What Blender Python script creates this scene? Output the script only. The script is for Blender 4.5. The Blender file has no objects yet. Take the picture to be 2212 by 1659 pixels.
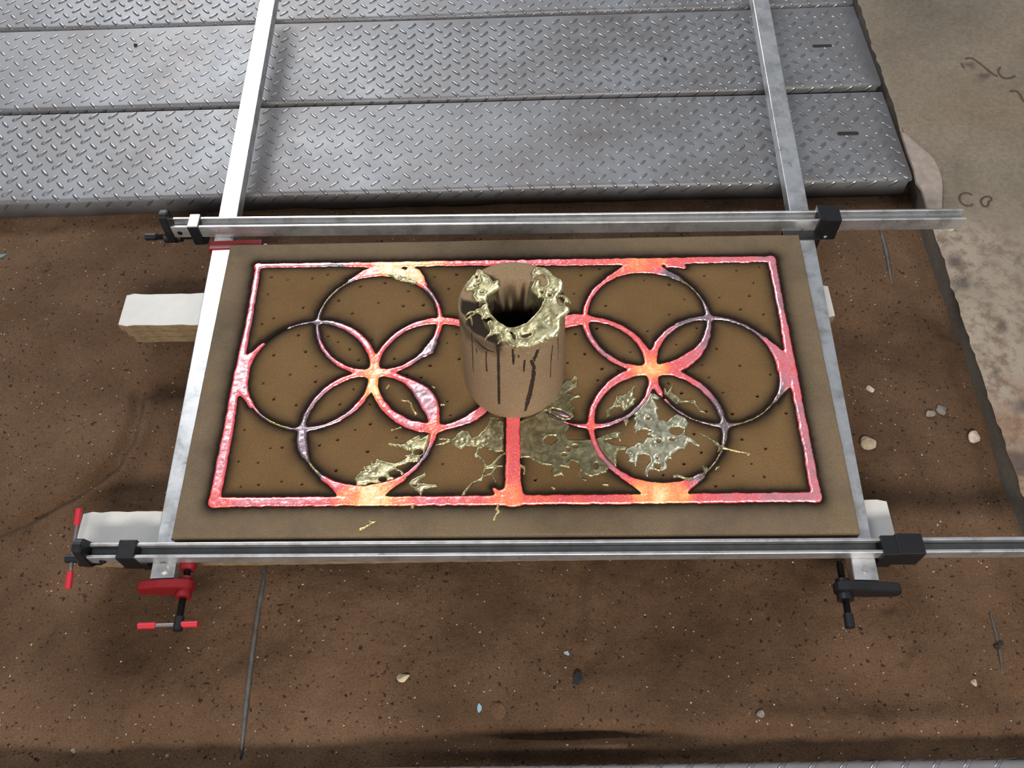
import bpy, bmesh, math, random
import numpy as np
from mathutils import Vector, Matrix
S = bpy.context.scene
COL = S.collection
# ------------------------------------------------------------------ camera, world, lights, exposure
cam = bpy.data.objects.new('camera', bpy.data.cameras.new('camera')); COL.objects.link(cam)
cam.location = (0.022989, -0.746453, 1.157821)
cam.rotation_euler = (0.557586, 0.020043, 0.000514)
cam.data.sensor_fit = 'HORIZONTAL'; cam.data.sensor_width = 36.0
cam.data.lens = 1900.0 / 2212.0 * 36.0
cam.data.clip_start = 0.02
S.camera = cam
S.view_settings.view_transform = 'Standard'; S.view_settings.look = 'None'
S.view_settings.exposure = 0.0; S.view_settings.gamma = 1.0
S.view_settings.use_curve_mapping = False
W = bpy.data.worlds.new('world'); S.world = W; W.use_nodes = True
W.node_tree.nodes['Background'].inputs[0].default_value = (0.80, 0.88, 1.0, 1)
W.node_tree.nodes['Background'].inputs[1].default_value = 0.30
def area(name, loc, target, sx, sy, power, col):
    d = bpy.data.lights.new(name, 'AREA'); d.shape = 'RECTANGLE'; d.size = sx; d.size_y = sy
    d.energy = power; d.color = col
    o = bpy.data.objects.new(name, d); COL.objects.link(o); o.location = loc
    v = Vector(target) - Vector(loc); o.rotation_euler = v.to_track_quat('-Z', 'Y').to_euler()
    return o
area('window_light', (-2.0, 4.4, 3.9), (0, 0.3, 0), 2.0, 1.7, 185, (0.96, 0.98, 1.0))
area('doorway_light', (-2.3, 5.6, 1.75), (0, 0.3, 0), 1.0, 1.1, 55, (1.0, 0.98, 0.95))
area('ceiling_light', (0.2, -2.75, 2.30), (0, 0, 0), 1.6, 0.45, 122, (1.0, 0.94, 0.86))
area('side_light', (3.4, -0.6, 3.3), (0, 0, 0), 0.6, 1.4, 22, (1.0, 0.95, 0.9))

HOLES = [(-379.0,187.7),(-337.7,190.8),(-407.8,194.4),(-312.7,198.0),(-408.5,158.2),(-345.8,129.3),(-391.4,108.4),(-409.0,96.8),(-254.7,172.0),(-213.9,178.8),(-288.1,143.0),(-263.0,116.1),(-221.3,137.1),(-180.1,130.5),(-147.3,132.4),(-173.3,160.9),(-346.4,73.8),(-330.9,41.6),(-380.9,35.4),(-349.6,-1.6),(-310.7,13.4),(-308.2,-15.1),(-389.8,-17.4),(-369.0,-46.5),(-333.0,-57.4),(-297.6,70.8),(-280.2,59.1),(-259.9,45.1),(-225.7,62.9),(-243.9,24.7),(-187.2,26.2),(-164.8,-3.8),(-142.4,-9.5),(-129.7,12.2),(-247.0,-29.8),(-265.2,-57.1),(-219.1,-57.6),(-405.8,-100.5),(-361.9,-131.9),(-344.5,-131.1),(-405.8,-154.0),(-376.7,-156.2),(-395.6,-195.1),(-370.2,-192.5),(-337.5,-187.2),(-306.8,-192.2),(-259.5,-169.8),(-288.6,-127.7),(-262.3,-119.0),(-215.5,-139.3),(-237.4,-102.3),(-215.2,-92.4),(-174.4,-116.0),(146.7,202.4),(114.7,190.3),(153.3,125.9),(219.6,177.4),(260.7,168.1),(282.7,137.2),(254.9,106.5),(320.9,185.8),(376.0,196.2),(415.1,203.1),(400.5,169.6),(389.9,142.8),(340.6,139.9),(371.8,115.5),(407.2,104.4),(135.6,80.1),(114.7,31.5),(140.0,3.5),(165.4,-0.1),(132.5,-18.1),(187.0,33.9),(217.1,74.4),(296.5,79.1),(260.5,47.5),(323.5,38.8),(296.9,8.1),(356.0,6.3),(305.2,-14.8),(400.8,-10.6),(271.0,-3.6),(374.3,-49.6),(323.4,-42.7),(259.8,-42.0),(241.7,-24.8),(293.6,-75.6),(332.8,-80.2),(413.8,-80.1),(101.3,70.2),(375.1,-49.8),(332.7,-79.5),(341.1,-124.5),(374.0,-140.3),(349.6,-165.1),(320.3,-184.1),(365.1,-186.0),(293.1,-200.0),(278.7,-145.5),(251.1,-164.1),(219.3,-181.7),(271.3,-114.5),(260.1,-42.7),(-130.2,12.5),(-142.8,-9.5),(-99.8,-54.0),(-94.2,-78.2),(-102.7,-160.9),(33.3,-187.9),(140.5,3.3),(132.6,-16.9),(-94.0,194.2),(-130.9,190.0),(-106.2,164.4),(-147.0,132.1),(-89.9,72.0),(-104.1,55.0),(-84.1,24.3),(-129.5,12.4),(147.4,202.7),(115.1,189.9),(101.9,151.1),(152.8,125.9),(136.1,81.0),(114.9,31.8),(140.5,3.3),(86.5,14.6)]
TEMPS = [(-218.9,1.9,0.88),(-223.8,7.1,0.9),(-216.3,-28.9,1.0),(-217.3,-17.0,0.92),(-246.6,17.0,0.6),(-191.5,16.3,0.55),(-242.6,-26.1,0.5),(-184.8,-26.8,0.55),(-318.3,101.1,0.22),(-278.4,39.5,0.36),(-257.9,57.2,0.42),(-275.6,-55.0,0.3),(-258.7,-79.8,0.36),(-190.7,56.3,0.45),(-148.8,37.8,0.32),(-133.9,50.1,0.28),(-155.6,92.3,0.52),(-355.8,-94.9,0.02),(-321.1,151.5,0.02),(-294.3,190.4,0.05),(-202.3,217.0,0.98),(-153.9,198.1,0.95),(-178.4,213.6,0.98),(-257.4,214.9,0.72),(-360.8,219.6,0.46),(-432.0,192.5,0.42),(-431.5,114.9,0.4),(-428.1,14.9,0.5),(-425.4,-28.1,0.5),(-436.4,-77.9,0.52),(-435.8,-141.4,0.48),(-435.3,-220.2,0.6),(-338.6,-215.9,0.5),(-278.4,-214.2,0.55),(-245.2,-210.9,0.82),(-204.7,-214.9,1.0),(-178.1,-212.9,0.95),(-164.8,-211.6,0.82),(-145.4,-200.8,0.62),(-117.4,-222.9,0.55),(-64.2,-223.3,0.62),(-4.5,-216.6,0.8),(-2.6,-161.0,0.62),(-2.6,-98.7,0.58),(-118.5,-101.4,0.72),(-139.0,-73.0,0.4),(-151.1,-48.1,0.33),(-112.7,148.4,0.35),(-118.4,101.1,0.7),(-91.7,96.1,0.62),(-139.7,148.8,0.28),(-74.7,-93.9,0.42),(-46.9,-82.1,0.5),(-317.5,-101.7,0.25),(-309.4,-127.1,0.22),(-290.9,-165.8,0.05),(-260.7,-192.3,0.5),(-117.5,-152.2,0.2),(-136.1,-186.0,0.42),(215.5,-1.8,0.97),(230.4,4.1,0.98),(201.2,0.1,0.93),(184.6,20.3,0.6),(246.7,23.9,0.55),(245.5,50.5,0.6),(216.5,55.3,0.6),(116.6,97.8,0.66),(99.9,93.4,0.62),(152.0,88.0,0.58),(173.2,69.5,0.52),(128.1,56.5,0.4),(141.4,29.6,0.36),(169.5,11.8,0.5),(120.5,135.4,0.5),(141.4,173.7,0.52),(174.0,202.9,0.7),(213.9,215.4,0.84),(252.9,214.7,0.8),(276.2,213.4,0.62),(33.9,218.3,0.55),(96.8,222.3,0.6),(151.7,221.4,0.62),(307.9,218.9,0.6),(386.4,222.7,0.5),(436.5,218.8,0.42),(435.7,140.2,0.38),(431.3,65.9,0.5),(435.7,4.1,0.52),(434.3,-46.6,0.5),(438.4,-103.4,0.42),(439.0,-165.2,0.4),(438.3,-209.6,0.45),(391.2,-223.6,0.42),(325.4,-224.5,0.55),(273.5,-219.0,0.62),(248.1,-209.4,0.93),(214.6,-213.4,0.97),(181.7,-211.0,0.9),(158.0,-218.0,0.66),(94.8,-224.7,0.66),(35.3,-224.2,0.7),(299.6,142.3,0.12),(286.9,166.6,0.03),(266.3,191.5,0.2),(319.8,101.4,0.25),(279.1,90.9,0.25),(247.2,68.5,0.36),(312.6,58.5,0.34),(279.4,23.5,0.5),(263.1,6.2,0.58),(354.0,94.4,0.2),(395.3,71.0,0.25),(415.2,57.1,0.5),(374.4,-70.6,0),(343.2,-94.4,0.03),(404.9,-54.6,0.15),(317.6,-98.9,0.2),(310.5,-78.0,0.22),(293.4,-45.0,0.38),(261.0,-15.2,0.55),(238.3,-27.6,0.5),(232.9,-48.4,0.5),(241.9,-65.0,0.25),(274.3,-89.7,0.1),(118.6,-98.4,0.62),(92.7,-101.3,0.45),(129.6,-59.6,0.5),(152.0,-39.2,0.52),(188.7,-22.8,0.6),(204.9,-44.0,0.4),(184.8,-76.6,0.25),(148.6,-96.3,0.35),(115.3,-139.2,0.45),(127.4,-169.8,0.3),(146.3,-192.3,0.5),(316.0,-133.5,0.15),(303.4,-163.9,0.02),(276.8,-189.8,0.1),(262.3,-200.7,0.5),(62.5,-84.9,0.15)]
SPLASHES = [('large flat olive brass splash right of the middle bar by the pouring cup',[[(10.1,-91.6),(18.7,-87.9),(28.1,-83.4),(38.8,-78.1),(45.6,-72.0),(55.2,-61.3),(63.5,-52.0),(69.0,-45.7),(73.4,-33.1),(82.0,-17.9),(91.6,-18.1),(97.3,-10.8),(101.5,-10.1),(100.0,-30.2),(96.5,-32.6),(88.2,-36.4),(81.3,-41.9),(90.7,-43.6),(96.0,-46.8),(104.2,-43.8),(104.6,-50.1),(95.9,-50.0),(88.9,-55.4),(89.4,-61.7),(95.2,-68.7),(89.7,-72.5),(93.3,-83.4),(87.1,-88.6),(73.1,-90.8),(86.1,-100.0),(80.5,-107.5),(80.3,-116.5),(82.7,-123.2),(99.6,-124.2),(111.0,-123.7),(120.5,-124.9),(131.8,-119.3),(143.1,-113.9),(154.3,-110.6),(162.6,-109.7),(165.4,-112.6),(159.5,-115.7),(160.8,-126.6),(155.0,-121.9),(138.3,-125.1),(146.2,-131.1),(159.6,-134.6),(171.8,-136.0),(167.4,-140.5),(157.7,-142.7),(154.6,-148.8),(153.7,-158.6),(150.4,-169.9),(142.7,-168.3),(136.8,-177.2),(127.2,-180.9),(115.0,-184.4),(103.2,-179.1),(98.8,-171.7),(97.1,-162.6),(87.8,-158.8),(86.6,-159.1),(83.7,-170.6),(70.9,-167.6),(74.3,-181.9),(70.5,-180.4),(60.2,-183.2),(56.6,-176.0),(60.6,-169.7),(56.8,-166.8),(44.0,-164.5),(31.2,-157.2),(24.8,-151.3),(9.2,-154.0)]],[[(46.0,-123.6),(54.0,-116.2),(65.8,-116.4),(66.9,-123.8),(57.6,-132.6),(47.2,-128.1)],[(97.9,-135.2),(96.9,-137.1),(94.6,-138.3),(91.8,-138.2),(89.6,-137.0),(88.8,-135.1),(89.7,-133.2),(92.0,-132.1),(94.9,-132.1),(97.1,-133.3)],[(86.0,-139.5),(85.3,-141.2),(83.7,-142.3),(81.7,-142.2),(80.1,-141.2),(79.5,-139.4),(80.2,-137.7),(81.9,-136.7),(83.9,-136.7),(85.5,-137.8)],[(81.2,-148.2),(80.3,-149.4),(78.0,-150.1),(75.2,-150.1),(73.0,-149.3),(72.1,-148.1),(73.0,-146.9),(75.3,-146.2),(78.1,-146.2),(80.4,-147.0)],[(92.2,-21.3),(97.1,-16.5),(98.2,-24.6),(93.4,-25.6)],[(125.9,-167.4),(125.1,-170.5),(123.3,-172.4),(121.2,-172.4),(119.7,-170.4),(119.2,-167.3),(120.0,-164.3),(121.7,-162.4),(123.8,-162.4),(125.4,-164.3)]],[[(98.7,-174.6,0.86),(97.1,-180.6,0.86),(101.5,-188.0,1.0),(106.1,-190.3,1.15)]]),('brass splash with branching tendrils left of the glowing middle bar',[[(-34.6,-82.0),(-25.2,-83.6),(-13.2,-91.4),(-13.6,-142.2),(-24.6,-142.8),(-35.1,-139.8),(-43.0,-133.8),(-48.2,-137.4),(-52.2,-133.0),(-58.7,-134.4),(-69.2,-132.1),(-75.6,-137.9),(-86.2,-132.6),(-91.7,-125.9),(-88.0,-119.2),(-83.0,-111.8),(-75.3,-105.9),(-64.6,-107.5),(-59.0,-119.5),(-51.2,-115.1),(-40.9,-103.2),(-35.8,-92.7)]],[[(-19.3,-88.3),(-19.7,-89.1),(-20.6,-89.7),(-21.7,-89.7),(-22.7,-89.1),(-23.0,-88.2),(-22.7,-87.3),(-21.8,-86.8),(-20.6,-86.8),(-19.7,-87.4)]],[[(-86.5,-126.0,3.01),(-93.1,-122.9,2.46),(-99.6,-126.6,1.64),(-113.2,-130.1,1.23)],[(-91.9,-122.2,1.64),(-99.8,-120.6,1.23),(-108.8,-120.2,1.23)],[(-50.2,-135.9,2.46),(-52.0,-143.2,2.19),(-55.1,-149.8,1.91)],[(-51.9,-147.6,2.46),(-45.3,-153.5,1.91),(-40.6,-160.8,1.91),(-39.2,-168.7,2.19),(-30.8,-166.6,2.73),(-23.2,-156.6,1.91),(-16.8,-148.7,2.19),(-11.6,-145.1,1.64)],[(-30.8,-166.6,2.46),(-21.8,-166.0,2.19),(-14.7,-166.1,0.82)],[(-39.2,-168.7,1.91),(-42.8,-179.4,1.5),(-44.9,-187.8,2.19)],[(-44.6,-186.4,1.64),(-57.3,-192.7,1.37),(-64.7,-201.7,1.64),(-70.8,-210.3,2.46)],[(-43.4,-182.2,1.09),(-30.7,-178.1,1.37),(-26.3,-171.0,1.37),(-20.5,-166.7,1.09)],[(-29.4,-179.5,1.23),(-27.4,-185.2,1.37),(-24.1,-190.9,0.82)]]),('pale brass splash with holes in the lower left ring',[[(-162.9,-130.0),(-158.0,-124.1),(-144.4,-116.3),(-139.3,-113.3),(-137.1,-120.3),(-125.2,-112.5),(-122.6,-130.4),(-127.4,-138.2),(-137.2,-149.8),(-135.1,-157.6),(-148.9,-157.4),(-165.9,-163.1),(-172.5,-166.8),(-159.9,-174.6),(-155.9,-184.1),(-162.6,-185.9),(-169.1,-191.5),(-182.6,-193.3),(-194.1,-198.8),(-196.4,-191.3),(-205.1,-189.3),(-216.5,-196.7),(-219.4,-202.3),(-224.9,-197.6),(-227.4,-189.1),(-231.3,-184.4),(-223.7,-174.0),(-219.3,-165.4),(-209.1,-163.6),(-208.1,-154.9),(-197.8,-153.1),(-185.4,-157.1),(-174.7,-161.1),(-159.5,-155.4),(-154.6,-149.6),(-160.0,-147.6),(-148.0,-144.8),(-150.1,-139.0),(-157.4,-134.0)]],[[(-131.1,-142.1),(-132.5,-145.1),(-136.6,-146.9),(-141.7,-146.8),(-146.0,-144.9),(-147.8,-141.9),(-146.4,-138.9),(-142.3,-137.1),(-137.1,-137.2),(-132.8,-139.1)],[(-181.5,-174.4),(-174.0,-169.7),(-165.2,-172.6),(-161.3,-180.3),(-169.5,-184.9),(-179.2,-181.1)],[(-182.7,-185.8),(-183.7,-188.4),(-186.8,-190.0),(-190.8,-190.0),(-194.2,-188.3),(-195.7,-185.6),(-194.7,-183.0),(-191.5,-181.4),(-187.5,-181.4),(-184.1,-183.1)],[(-201.0,-156.9),(-201.4,-158.5),(-202.9,-159.5),(-204.8,-159.5),(-206.5,-158.5),(-207.2,-156.9),(-206.8,-155.3),(-205.3,-154.3),(-203.3,-154.3),(-201.7,-155.3)],[(-217.4,-170.6),(-217.7,-172.1),(-218.8,-173.0),(-220.2,-173.0),(-221.4,-172.0),(-221.9,-170.6),(-221.6,-169.1),(-220.6,-168.2),(-219.2,-168.2),(-218.0,-169.2)]],[[(-184.1,-127.8,1.82),(-175.2,-129.9,2.37),(-164.5,-131.9,2.55),(-155.5,-136.0,2.92)]]),('ragged grey brass splash below the lower left ring by the bottom bar',[[(-151.0,-193.6),(-145.5,-186.1),(-135.5,-180.5),(-127.2,-175.9),(-126.1,-179.7),(-133.5,-186.2),(-137.4,-192.7),(-128.0,-192.8),(-117.7,-194.8),(-109.2,-194.9),(-109.0,-198.6),(-119.1,-200.4),(-127.5,-202.2),(-132.1,-211.4),(-136.7,-204.9),(-144.6,-200.2)]],[[(-137.7,-196.5),(-138.3,-197.6),(-140.2,-198.2),(-142.5,-198.2),(-144.4,-197.5),(-145.2,-196.4),(-144.5,-195.3),(-142.7,-194.7),(-140.4,-194.7),(-138.5,-195.4)]],[]),('big silvery brass splash full of holes in the lower right ring',[[(207.8,-43.8),(219.0,-44.7),(226.8,-52.2),(222.3,-55.5),(215.4,-53.7),(219.9,-66.9),(223.1,-70.2),(219.2,-75.0),(220.5,-84.6),(220.6,-91.0),(226.1,-91.9),(232.7,-94.3),(244.9,-83.3),(249.2,-81.7),(261.0,-88.3),(265.5,-97.9),(259.4,-104.1),(258.1,-116.7),(264.3,-122.2),(260.7,-130.7),(255.7,-139.9),(246.0,-141.3),(235.8,-148.8),(234.3,-157.9),(228.4,-156.3),(225.8,-162.4),(225.5,-172.8),(218.6,-175.0),(213.1,-177.2),(205.4,-173.4),(199.2,-174.8),(194.8,-171.1),(202.3,-162.1),(201.8,-151.5),(195.3,-147.7),(185.7,-149.9),(183.5,-160.4),(180.3,-167.9),(176.7,-161.9),(168.7,-160.3),(174.4,-155.8),(170.9,-148.2),(165.8,-144.3),(170.2,-139.0),(181.4,-134.5),(185.9,-128.4),(195.4,-130.0),(200.1,-122.3),(209.9,-119.3),(202.1,-114.5),(209.3,-109.9),(200.0,-106.7),(188.8,-108.1),(184.5,-111.2),(182.4,-101.7),(185.8,-93.8),(183.3,-89.0),(187.9,-84.3),(182.7,-79.4),(191.9,-68.2),(199.7,-56.8)]],[[(256.0,-110.4),(253.6,-114.8),(248.2,-117.5),(241.8,-117.4),(236.9,-114.6),(235.4,-110.2),(237.8,-105.8),(243.2,-103.1),(249.6,-103.1),(254.5,-105.9)],[(242.5,-125.1),(241.5,-126.3),(239.3,-127.0),(236.6,-126.9),(234.5,-126.2),(233.7,-125.0),(234.7,-123.8),(236.9,-123.1),(239.6,-123.1),(241.7,-123.9)],[(221.2,-127.5),(220.4,-129.3),(218.5,-130.4),(216.3,-130.4),(214.7,-129.3),(214.1,-127.4),(215.0,-125.6),(216.8,-124.5),(219.0,-124.5),(220.7,-125.7)],[(217.6,-168.3),(216.4,-171.1),(213.7,-172.8),(210.5,-172.8),(208.1,-171.0),(207.4,-168.2),(208.6,-165.4),(211.3,-163.7),(214.5,-163.7),(216.9,-165.5)],[(208.6,-88.5),(207.9,-90.3),(206.3,-91.4),(204.4,-91.3),(203.0,-90.2),(202.5,-88.4),(203.3,-86.7),(204.9,-85.6),(206.7,-85.6),(208.2,-86.7)],[(176.3,-149.0),(175.8,-149.9),(174.8,-150.4),(173.5,-150.4),(172.5,-149.9),(172.2,-149.0),(172.7,-148.1),(173.7,-147.5),(175.0,-147.5),(176.0,-148.1)],[(214.3,-155.5),(213.9,-157.1),(213.1,-158.0),(212.3,-158.0),(211.7,-157.0),(211.6,-155.4),(212.0,-153.8),(212.7,-152.8),(213.6,-152.9),(214.2,-153.9)]],[[(262.9,-123.0,2.58),(267.8,-127.7,2.58),(272.8,-132.4,2.86),(275.9,-134.7,2.29)],[(197.4,-172.6,2.58),(194.9,-178.5,2.58),(195.8,-183.7,1.43)]]),('brass splash inside the lower left petal of the right flower',[[(186.5,-35.2),(186.9,-43.5),(184.5,-50.1),(190.2,-52.6),(185.2,-63.2),(176.4,-69.6),(169.1,-74.4),(163.9,-67.9),(155.5,-67.8),(149.5,-74.2),(147.7,-82.2),(142.6,-85.4),(141.3,-72.5),(151.3,-67.7),(156.2,-56.3),(159.5,-48.2),(170.9,-46.6),(179.9,-38.5)]],[[(169.3,-71.2),(169.0,-71.9),(168.4,-72.4),(167.7,-72.4),(167.2,-71.9),(167.0,-71.1),(167.3,-70.4),(167.9,-69.9),(168.6,-69.9),(169.1,-70.4)]],[[(185.1,-36.0,1.43),(188.2,-31.9,0.86),(189.9,-28.6,0.57)]]),('small brass flake just under the lower left petal of the right flower',[[(168.0,-90.5),(175.1,-87.3),(174.7,-93.7),(170.8,-100.0),(168.4,-95.2)]],[],[]),('brass splash with a thin tail in the lower right petal',[[(234.4,-45.7),(242.0,-40.0),(251.1,-47.6),(256.6,-55.9),(255.4,-60.8),(250.1,-65.6),(243.2,-57.3)]],[],[[(241.8,-42.5,2.58),(245.4,-34.2,1.72),(247.8,-26.7,1.15)],[(254.3,-58.3,2.58),(266.8,-59.3,1.72),(276.5,-60.2,4.3),(278.7,-65.9,2.29),(284.6,-75.7,1.43),(291.1,-79.3,1.72)],[(236.0,-44.1,2.01),(234.6,-35.8,0.86)]]),('thin grey metal run crossing the lower right ring',[],[],[[(276.3,-112.2,0.72),(284.0,-117.0,0.86),(291.6,-122.5,1.43),(301.4,-131.1,2.29),(307.3,-138.9,2.86),(303.1,-144.9,1.15)]]),('gold metal string with a bead end outside the lower right ring',[],[],[[(309.4,-138.1,2.01),(313.9,-140.1,2.01),(320.4,-142.0,1.43),(330.8,-145.2,1.15),(341.3,-147.6,1.15),(346.4,-149.6,3.15)]]),('small grey splash above the bottom bar in the lower right ring',[],[],[[(235.0,-184.8,2.29),(240.4,-184.1,2.29),(248.1,-187.2,1.72),(254.4,-190.2,2.58),(260.6,-188.7,1.72)]]),('tiny grey chip against the right side of the lower right ring',[[(276.9,-168.1),(285.1,-171.9),(285.3,-176.4),(280.7,-180.8),(278.7,-175.6)]],[],[]),('pair of tiny grey chips outside the lower right ring',[],[],[[(296.1,-175.0,1.15),(298.5,-172.0,1.43),(302.1,-169.8,1.15)]]),('crumpled silver brass flake at the top of the upper left ring',[[(-213.2,195.7),(-204.2,195.5),(-202.6,200.6),(-190.2,193.8),(-176.1,190.0),(-165.8,182.6),(-158.6,177.5),(-163.3,174.3),(-177.5,180.0),(-187.4,181.4),(-197.6,185.6),(-203.9,191.5)]],[[(-186.9,187.7),(-187.2,186.5),(-188.1,185.8),(-189.3,185.8),(-190.4,186.6),(-190.8,187.8),(-190.5,188.9),(-189.6,189.6),(-188.4,189.6),(-187.3,188.9)]],[]),('small gold drop with a tail on the front border of the mould left of centre',[],[],[[(-214.6,-263.6,2.55),(-209.0,-260.9,1.46),(-201.1,-256.1,1.09),(-193.9,-252.3,1.09)],[(-198.0,-253.1,0.91),(-202.3,-252.6,0.91),(-203.3,-249.9,0.73)]]),('small gold drip on the front border below the middle bar',[],[],[[(-20.3,-228.7,1.2),(-22.3,-234.4,2.0),(-18.9,-238.7,1.5),(-22.8,-243.0,1.3),(-26.1,-250.0,2.2)]]),('gold bead touching the bottom bar of the casting',[],[],[[(-143.1,-230.5,2.37),(-142.5,-229.1,2.19)]]),('short gold sliver beside the lower left petal of the left flower',[],[],[[(-181.4,-103.9,1.46),(-175.4,-101.9,0.73),(-168.4,-100.0,1.64)]]),('curled gold tendril in the lower right petal of the left flower',[],[],[[(-169.8,-52.3,1.46),(-160.7,-53.7,1.28),(-156.0,-57.3,1.82),(-152.7,-66.7,1.82),(-147.7,-76.1,2.55)]]),('small gold nugget in the lower right petal of the left flower',[],[],[[(-194.7,-29.4,2.19),(-191.7,-25.1,2.19)]]),('small gold blob right of the middle bar near its foot',[],[],[[(12.4,-164.9,1.91),(16.2,-167.8,2.46),(18.1,-172.8,1.37),(17.1,-178.5,1.64)]]),('tiny gold drop near the bottom bar right of the middle bar',[],[],[[(57.3,-200.7,1.37),(60.4,-202.8,1.23)]]),('tiny dark gold drop left of the lower right ring by the bottom bar',[],[],[[(131.0,-197.2,1.37),(137.3,-198.2,2.19)]]),('gold crumb left of the pouring cup,the one farther from the bottom bar',[],[],[[(-124.8,-27.5,1.09),(-120.6,-29.5,1.23)]]),('gold crumb by the notch of the lower left flower near the cup base',[],[],[[(-109.0,-61.0,1.09),(-104.3,-60.2,1.23)]])]
SPILL = ([[(-49.4,42.3),(-46.5,51.1),(-41.3,51.2),(-36.9,48.2),(-35.1,43.1),(-28.9,38.6),(-22.8,30.8),(-15.0,32.3),(-14.2,30.7),(-15.4,24.1),(-13.9,19.8),(-18.3,14.4),(-23.4,10.2),(-30.2,4.9),(-31.3,-4.7),(-29.9,-15.3),(-26.3,-25.9),(-19.5,-35.3),(-12.8,-41.6),(-5.2,-47.9),(3.1,-50.2),(12.3,-47.6),(22.3,-42.1),(31.6,-31.9),(39.3,-22.6),(44.6,-11.1),(47.3,-2.7),(44.8,1.6),(39.7,1.7),(34.7,8.2),(29.2,16.9),(33.2,25.6),(35.0,29.9),(38.5,32.6),(42.7,30.9),(41.8,24.3),(43.4,18.9),(48.6,19.9),(52.1,23.1),(52.6,29.6),(49.8,38.5),(45.5,43.0),(40.3,40.8),(32.5,36.5),(30.8,44.3),(34.4,52.0),(42.3,54.7),(50.9,51.8),(57.7,45.0),(62.7,38.3),(72.9,30.4),(75.2,22.7),(73.2,11.9),(68.7,5.6),(66.0,0.2),(66.6,-10.4),(69.9,-13.6),(77.4,-14.8),(81.6,-18.0),(81.3,-24.3),(78.7,-28.4),(70.1,-34.5),(69.0,-44.8),(68.7,-54.0),(61.0,-65.0),(53.5,-69.0),(46.8,-72.9),(38.5,-76.8),(27.8,-80.6),(15.5,-81.4),(4.0,-81.3),(-1.8,-79.2),(-4.3,-74.2),(-10.1,-70.1),(-11.7,-68.1),(-11.8,-64.1),(-14.3,-59.0),(-20.9,-59.9),(-27.5,-62.8),(-27.6,-54.7),(-31.5,-43.4),(-29.5,-38.3),(-24.5,-37.3),(-19.4,-41.5),(-26.3,-31.1),(-33.0,-33.1),(-38.4,-35.1),(-38.9,-28.8),(-43.3,-22.5),(-44.9,-23.5),(-47.6,-19.3),(-40.8,-17.3),(-36.7,-11.0),(-31.6,-10.0),(-40.2,-4.6),(-46.2,-4.5),(-51.5,2.0),(-51.6,6.3),(-49.1,10.6),(-52.6,14.9),(-61.2,14.0),(-64.4,20.5),(-58.2,31.4),(-53.2,39.5)]],[[(-44.5,38.9),(-44.9,36.9),(-46.0,35.7),(-47.3,35.8),(-48.4,37.0),(-48.9,38.9),(-48.5,40.9),(-47.5,42.1),(-46.1,42.0),(-45.0,40.8)],[(-42.8,31.1),(-43.1,30.4),(-43.9,29.9),(-44.8,29.9),(-45.6,30.4),(-45.9,31.2),(-45.7,31.9),(-44.9,32.4),(-43.9,32.4),(-43.1,31.9)],[(-35.8,9.8),(-36.3,8.8),(-37.6,8.2),(-39.1,8.2),(-40.4,8.9),(-40.9,9.9),(-40.5,10.9),(-39.2,11.5),(-37.6,11.5),(-36.3,10.8)],[(58.3,3.8),(57.8,2.3),(56.7,1.4),(55.3,1.4),(54.3,2.3),(53.9,3.8),(54.3,5.4),(55.5,6.3),(56.8,6.2),(57.9,5.3)],[(46.5,9.6),(46.2,8.0),(45.4,7.0),(44.4,7.0),(43.7,8.0),(43.4,9.7),(43.7,11.3),(44.5,12.3),(45.5,12.3),(46.2,11.3)],[(-1.0,-55.1),(4.0,-57.2),(8.5,-64.3),(7.3,-71.4),(4.8,-69.3),(2.3,-61.2)],[(14.7,-61.4),(22.2,-59.5),(30.5,-57.5),(29.6,-63.6),(22.1,-67.5),(16.4,-67.5)],[(-47.5,22.4),(-47.6,21.2),(-48.1,20.4),(-48.8,20.4),(-49.3,21.2),(-49.5,22.5),(-49.4,23.8),(-48.9,24.5),(-48.2,24.5),(-47.7,23.7)],[(47.7,-69.9),(51.0,-67.4),(52.6,-71.0),(48.4,-74.9)]],[[(-44.1,-21.4,1.8),(-51.7,-22.4,1.2),(-60.4,-27.5,0.7)],[(-49.1,-25.5,1.0),(-54.5,-30.2,0.8),(-59.4,-35.3,0.5)],[(-53.2,-29.6,1.2),(-52.2,-36.9,1.4),(-51.0,-44.7,0.5)],[(-25.9,-60.8,2.2),(-30.0,-63.8,1.2),(-33.0,-68.8,0.6)],[(-10.9,-70.6,1.2),(-15.8,-75.3,0.6)],[(67.0,3.4,1.2),(73.8,3.3,2.2),(79.5,-2.1,2.4),(83.6,-8.5,0.8)],[(79.5,-2.1,1.5),(75.1,-8.4,1.0),(75.7,-15.8,1.0)]])
CUPSCORCH = [[(-68.6,3.3),(-63.3,-1.0),(-49.7,-1.2),(-36.8,-8.9),(-37.5,-17.3),(-32.9,-38.2),(-27.6,-56.7),(-14.3,-60.0),(-10.9,-68.1),(-2.6,-80.2),(-17.4,-84.0),(-29.0,-71.9),(-44.1,-61.6),(-59.6,-43.0),(-67.9,-16.9)],[(-34.2,44.2),(-23.8,39.6),(-15.0,32.9),(-23.6,28.6)],[(71.7,18.4),(80.7,7.5),(81.7,-13.8),(66.6,-9.3),(66.1,1.3)]]
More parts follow.
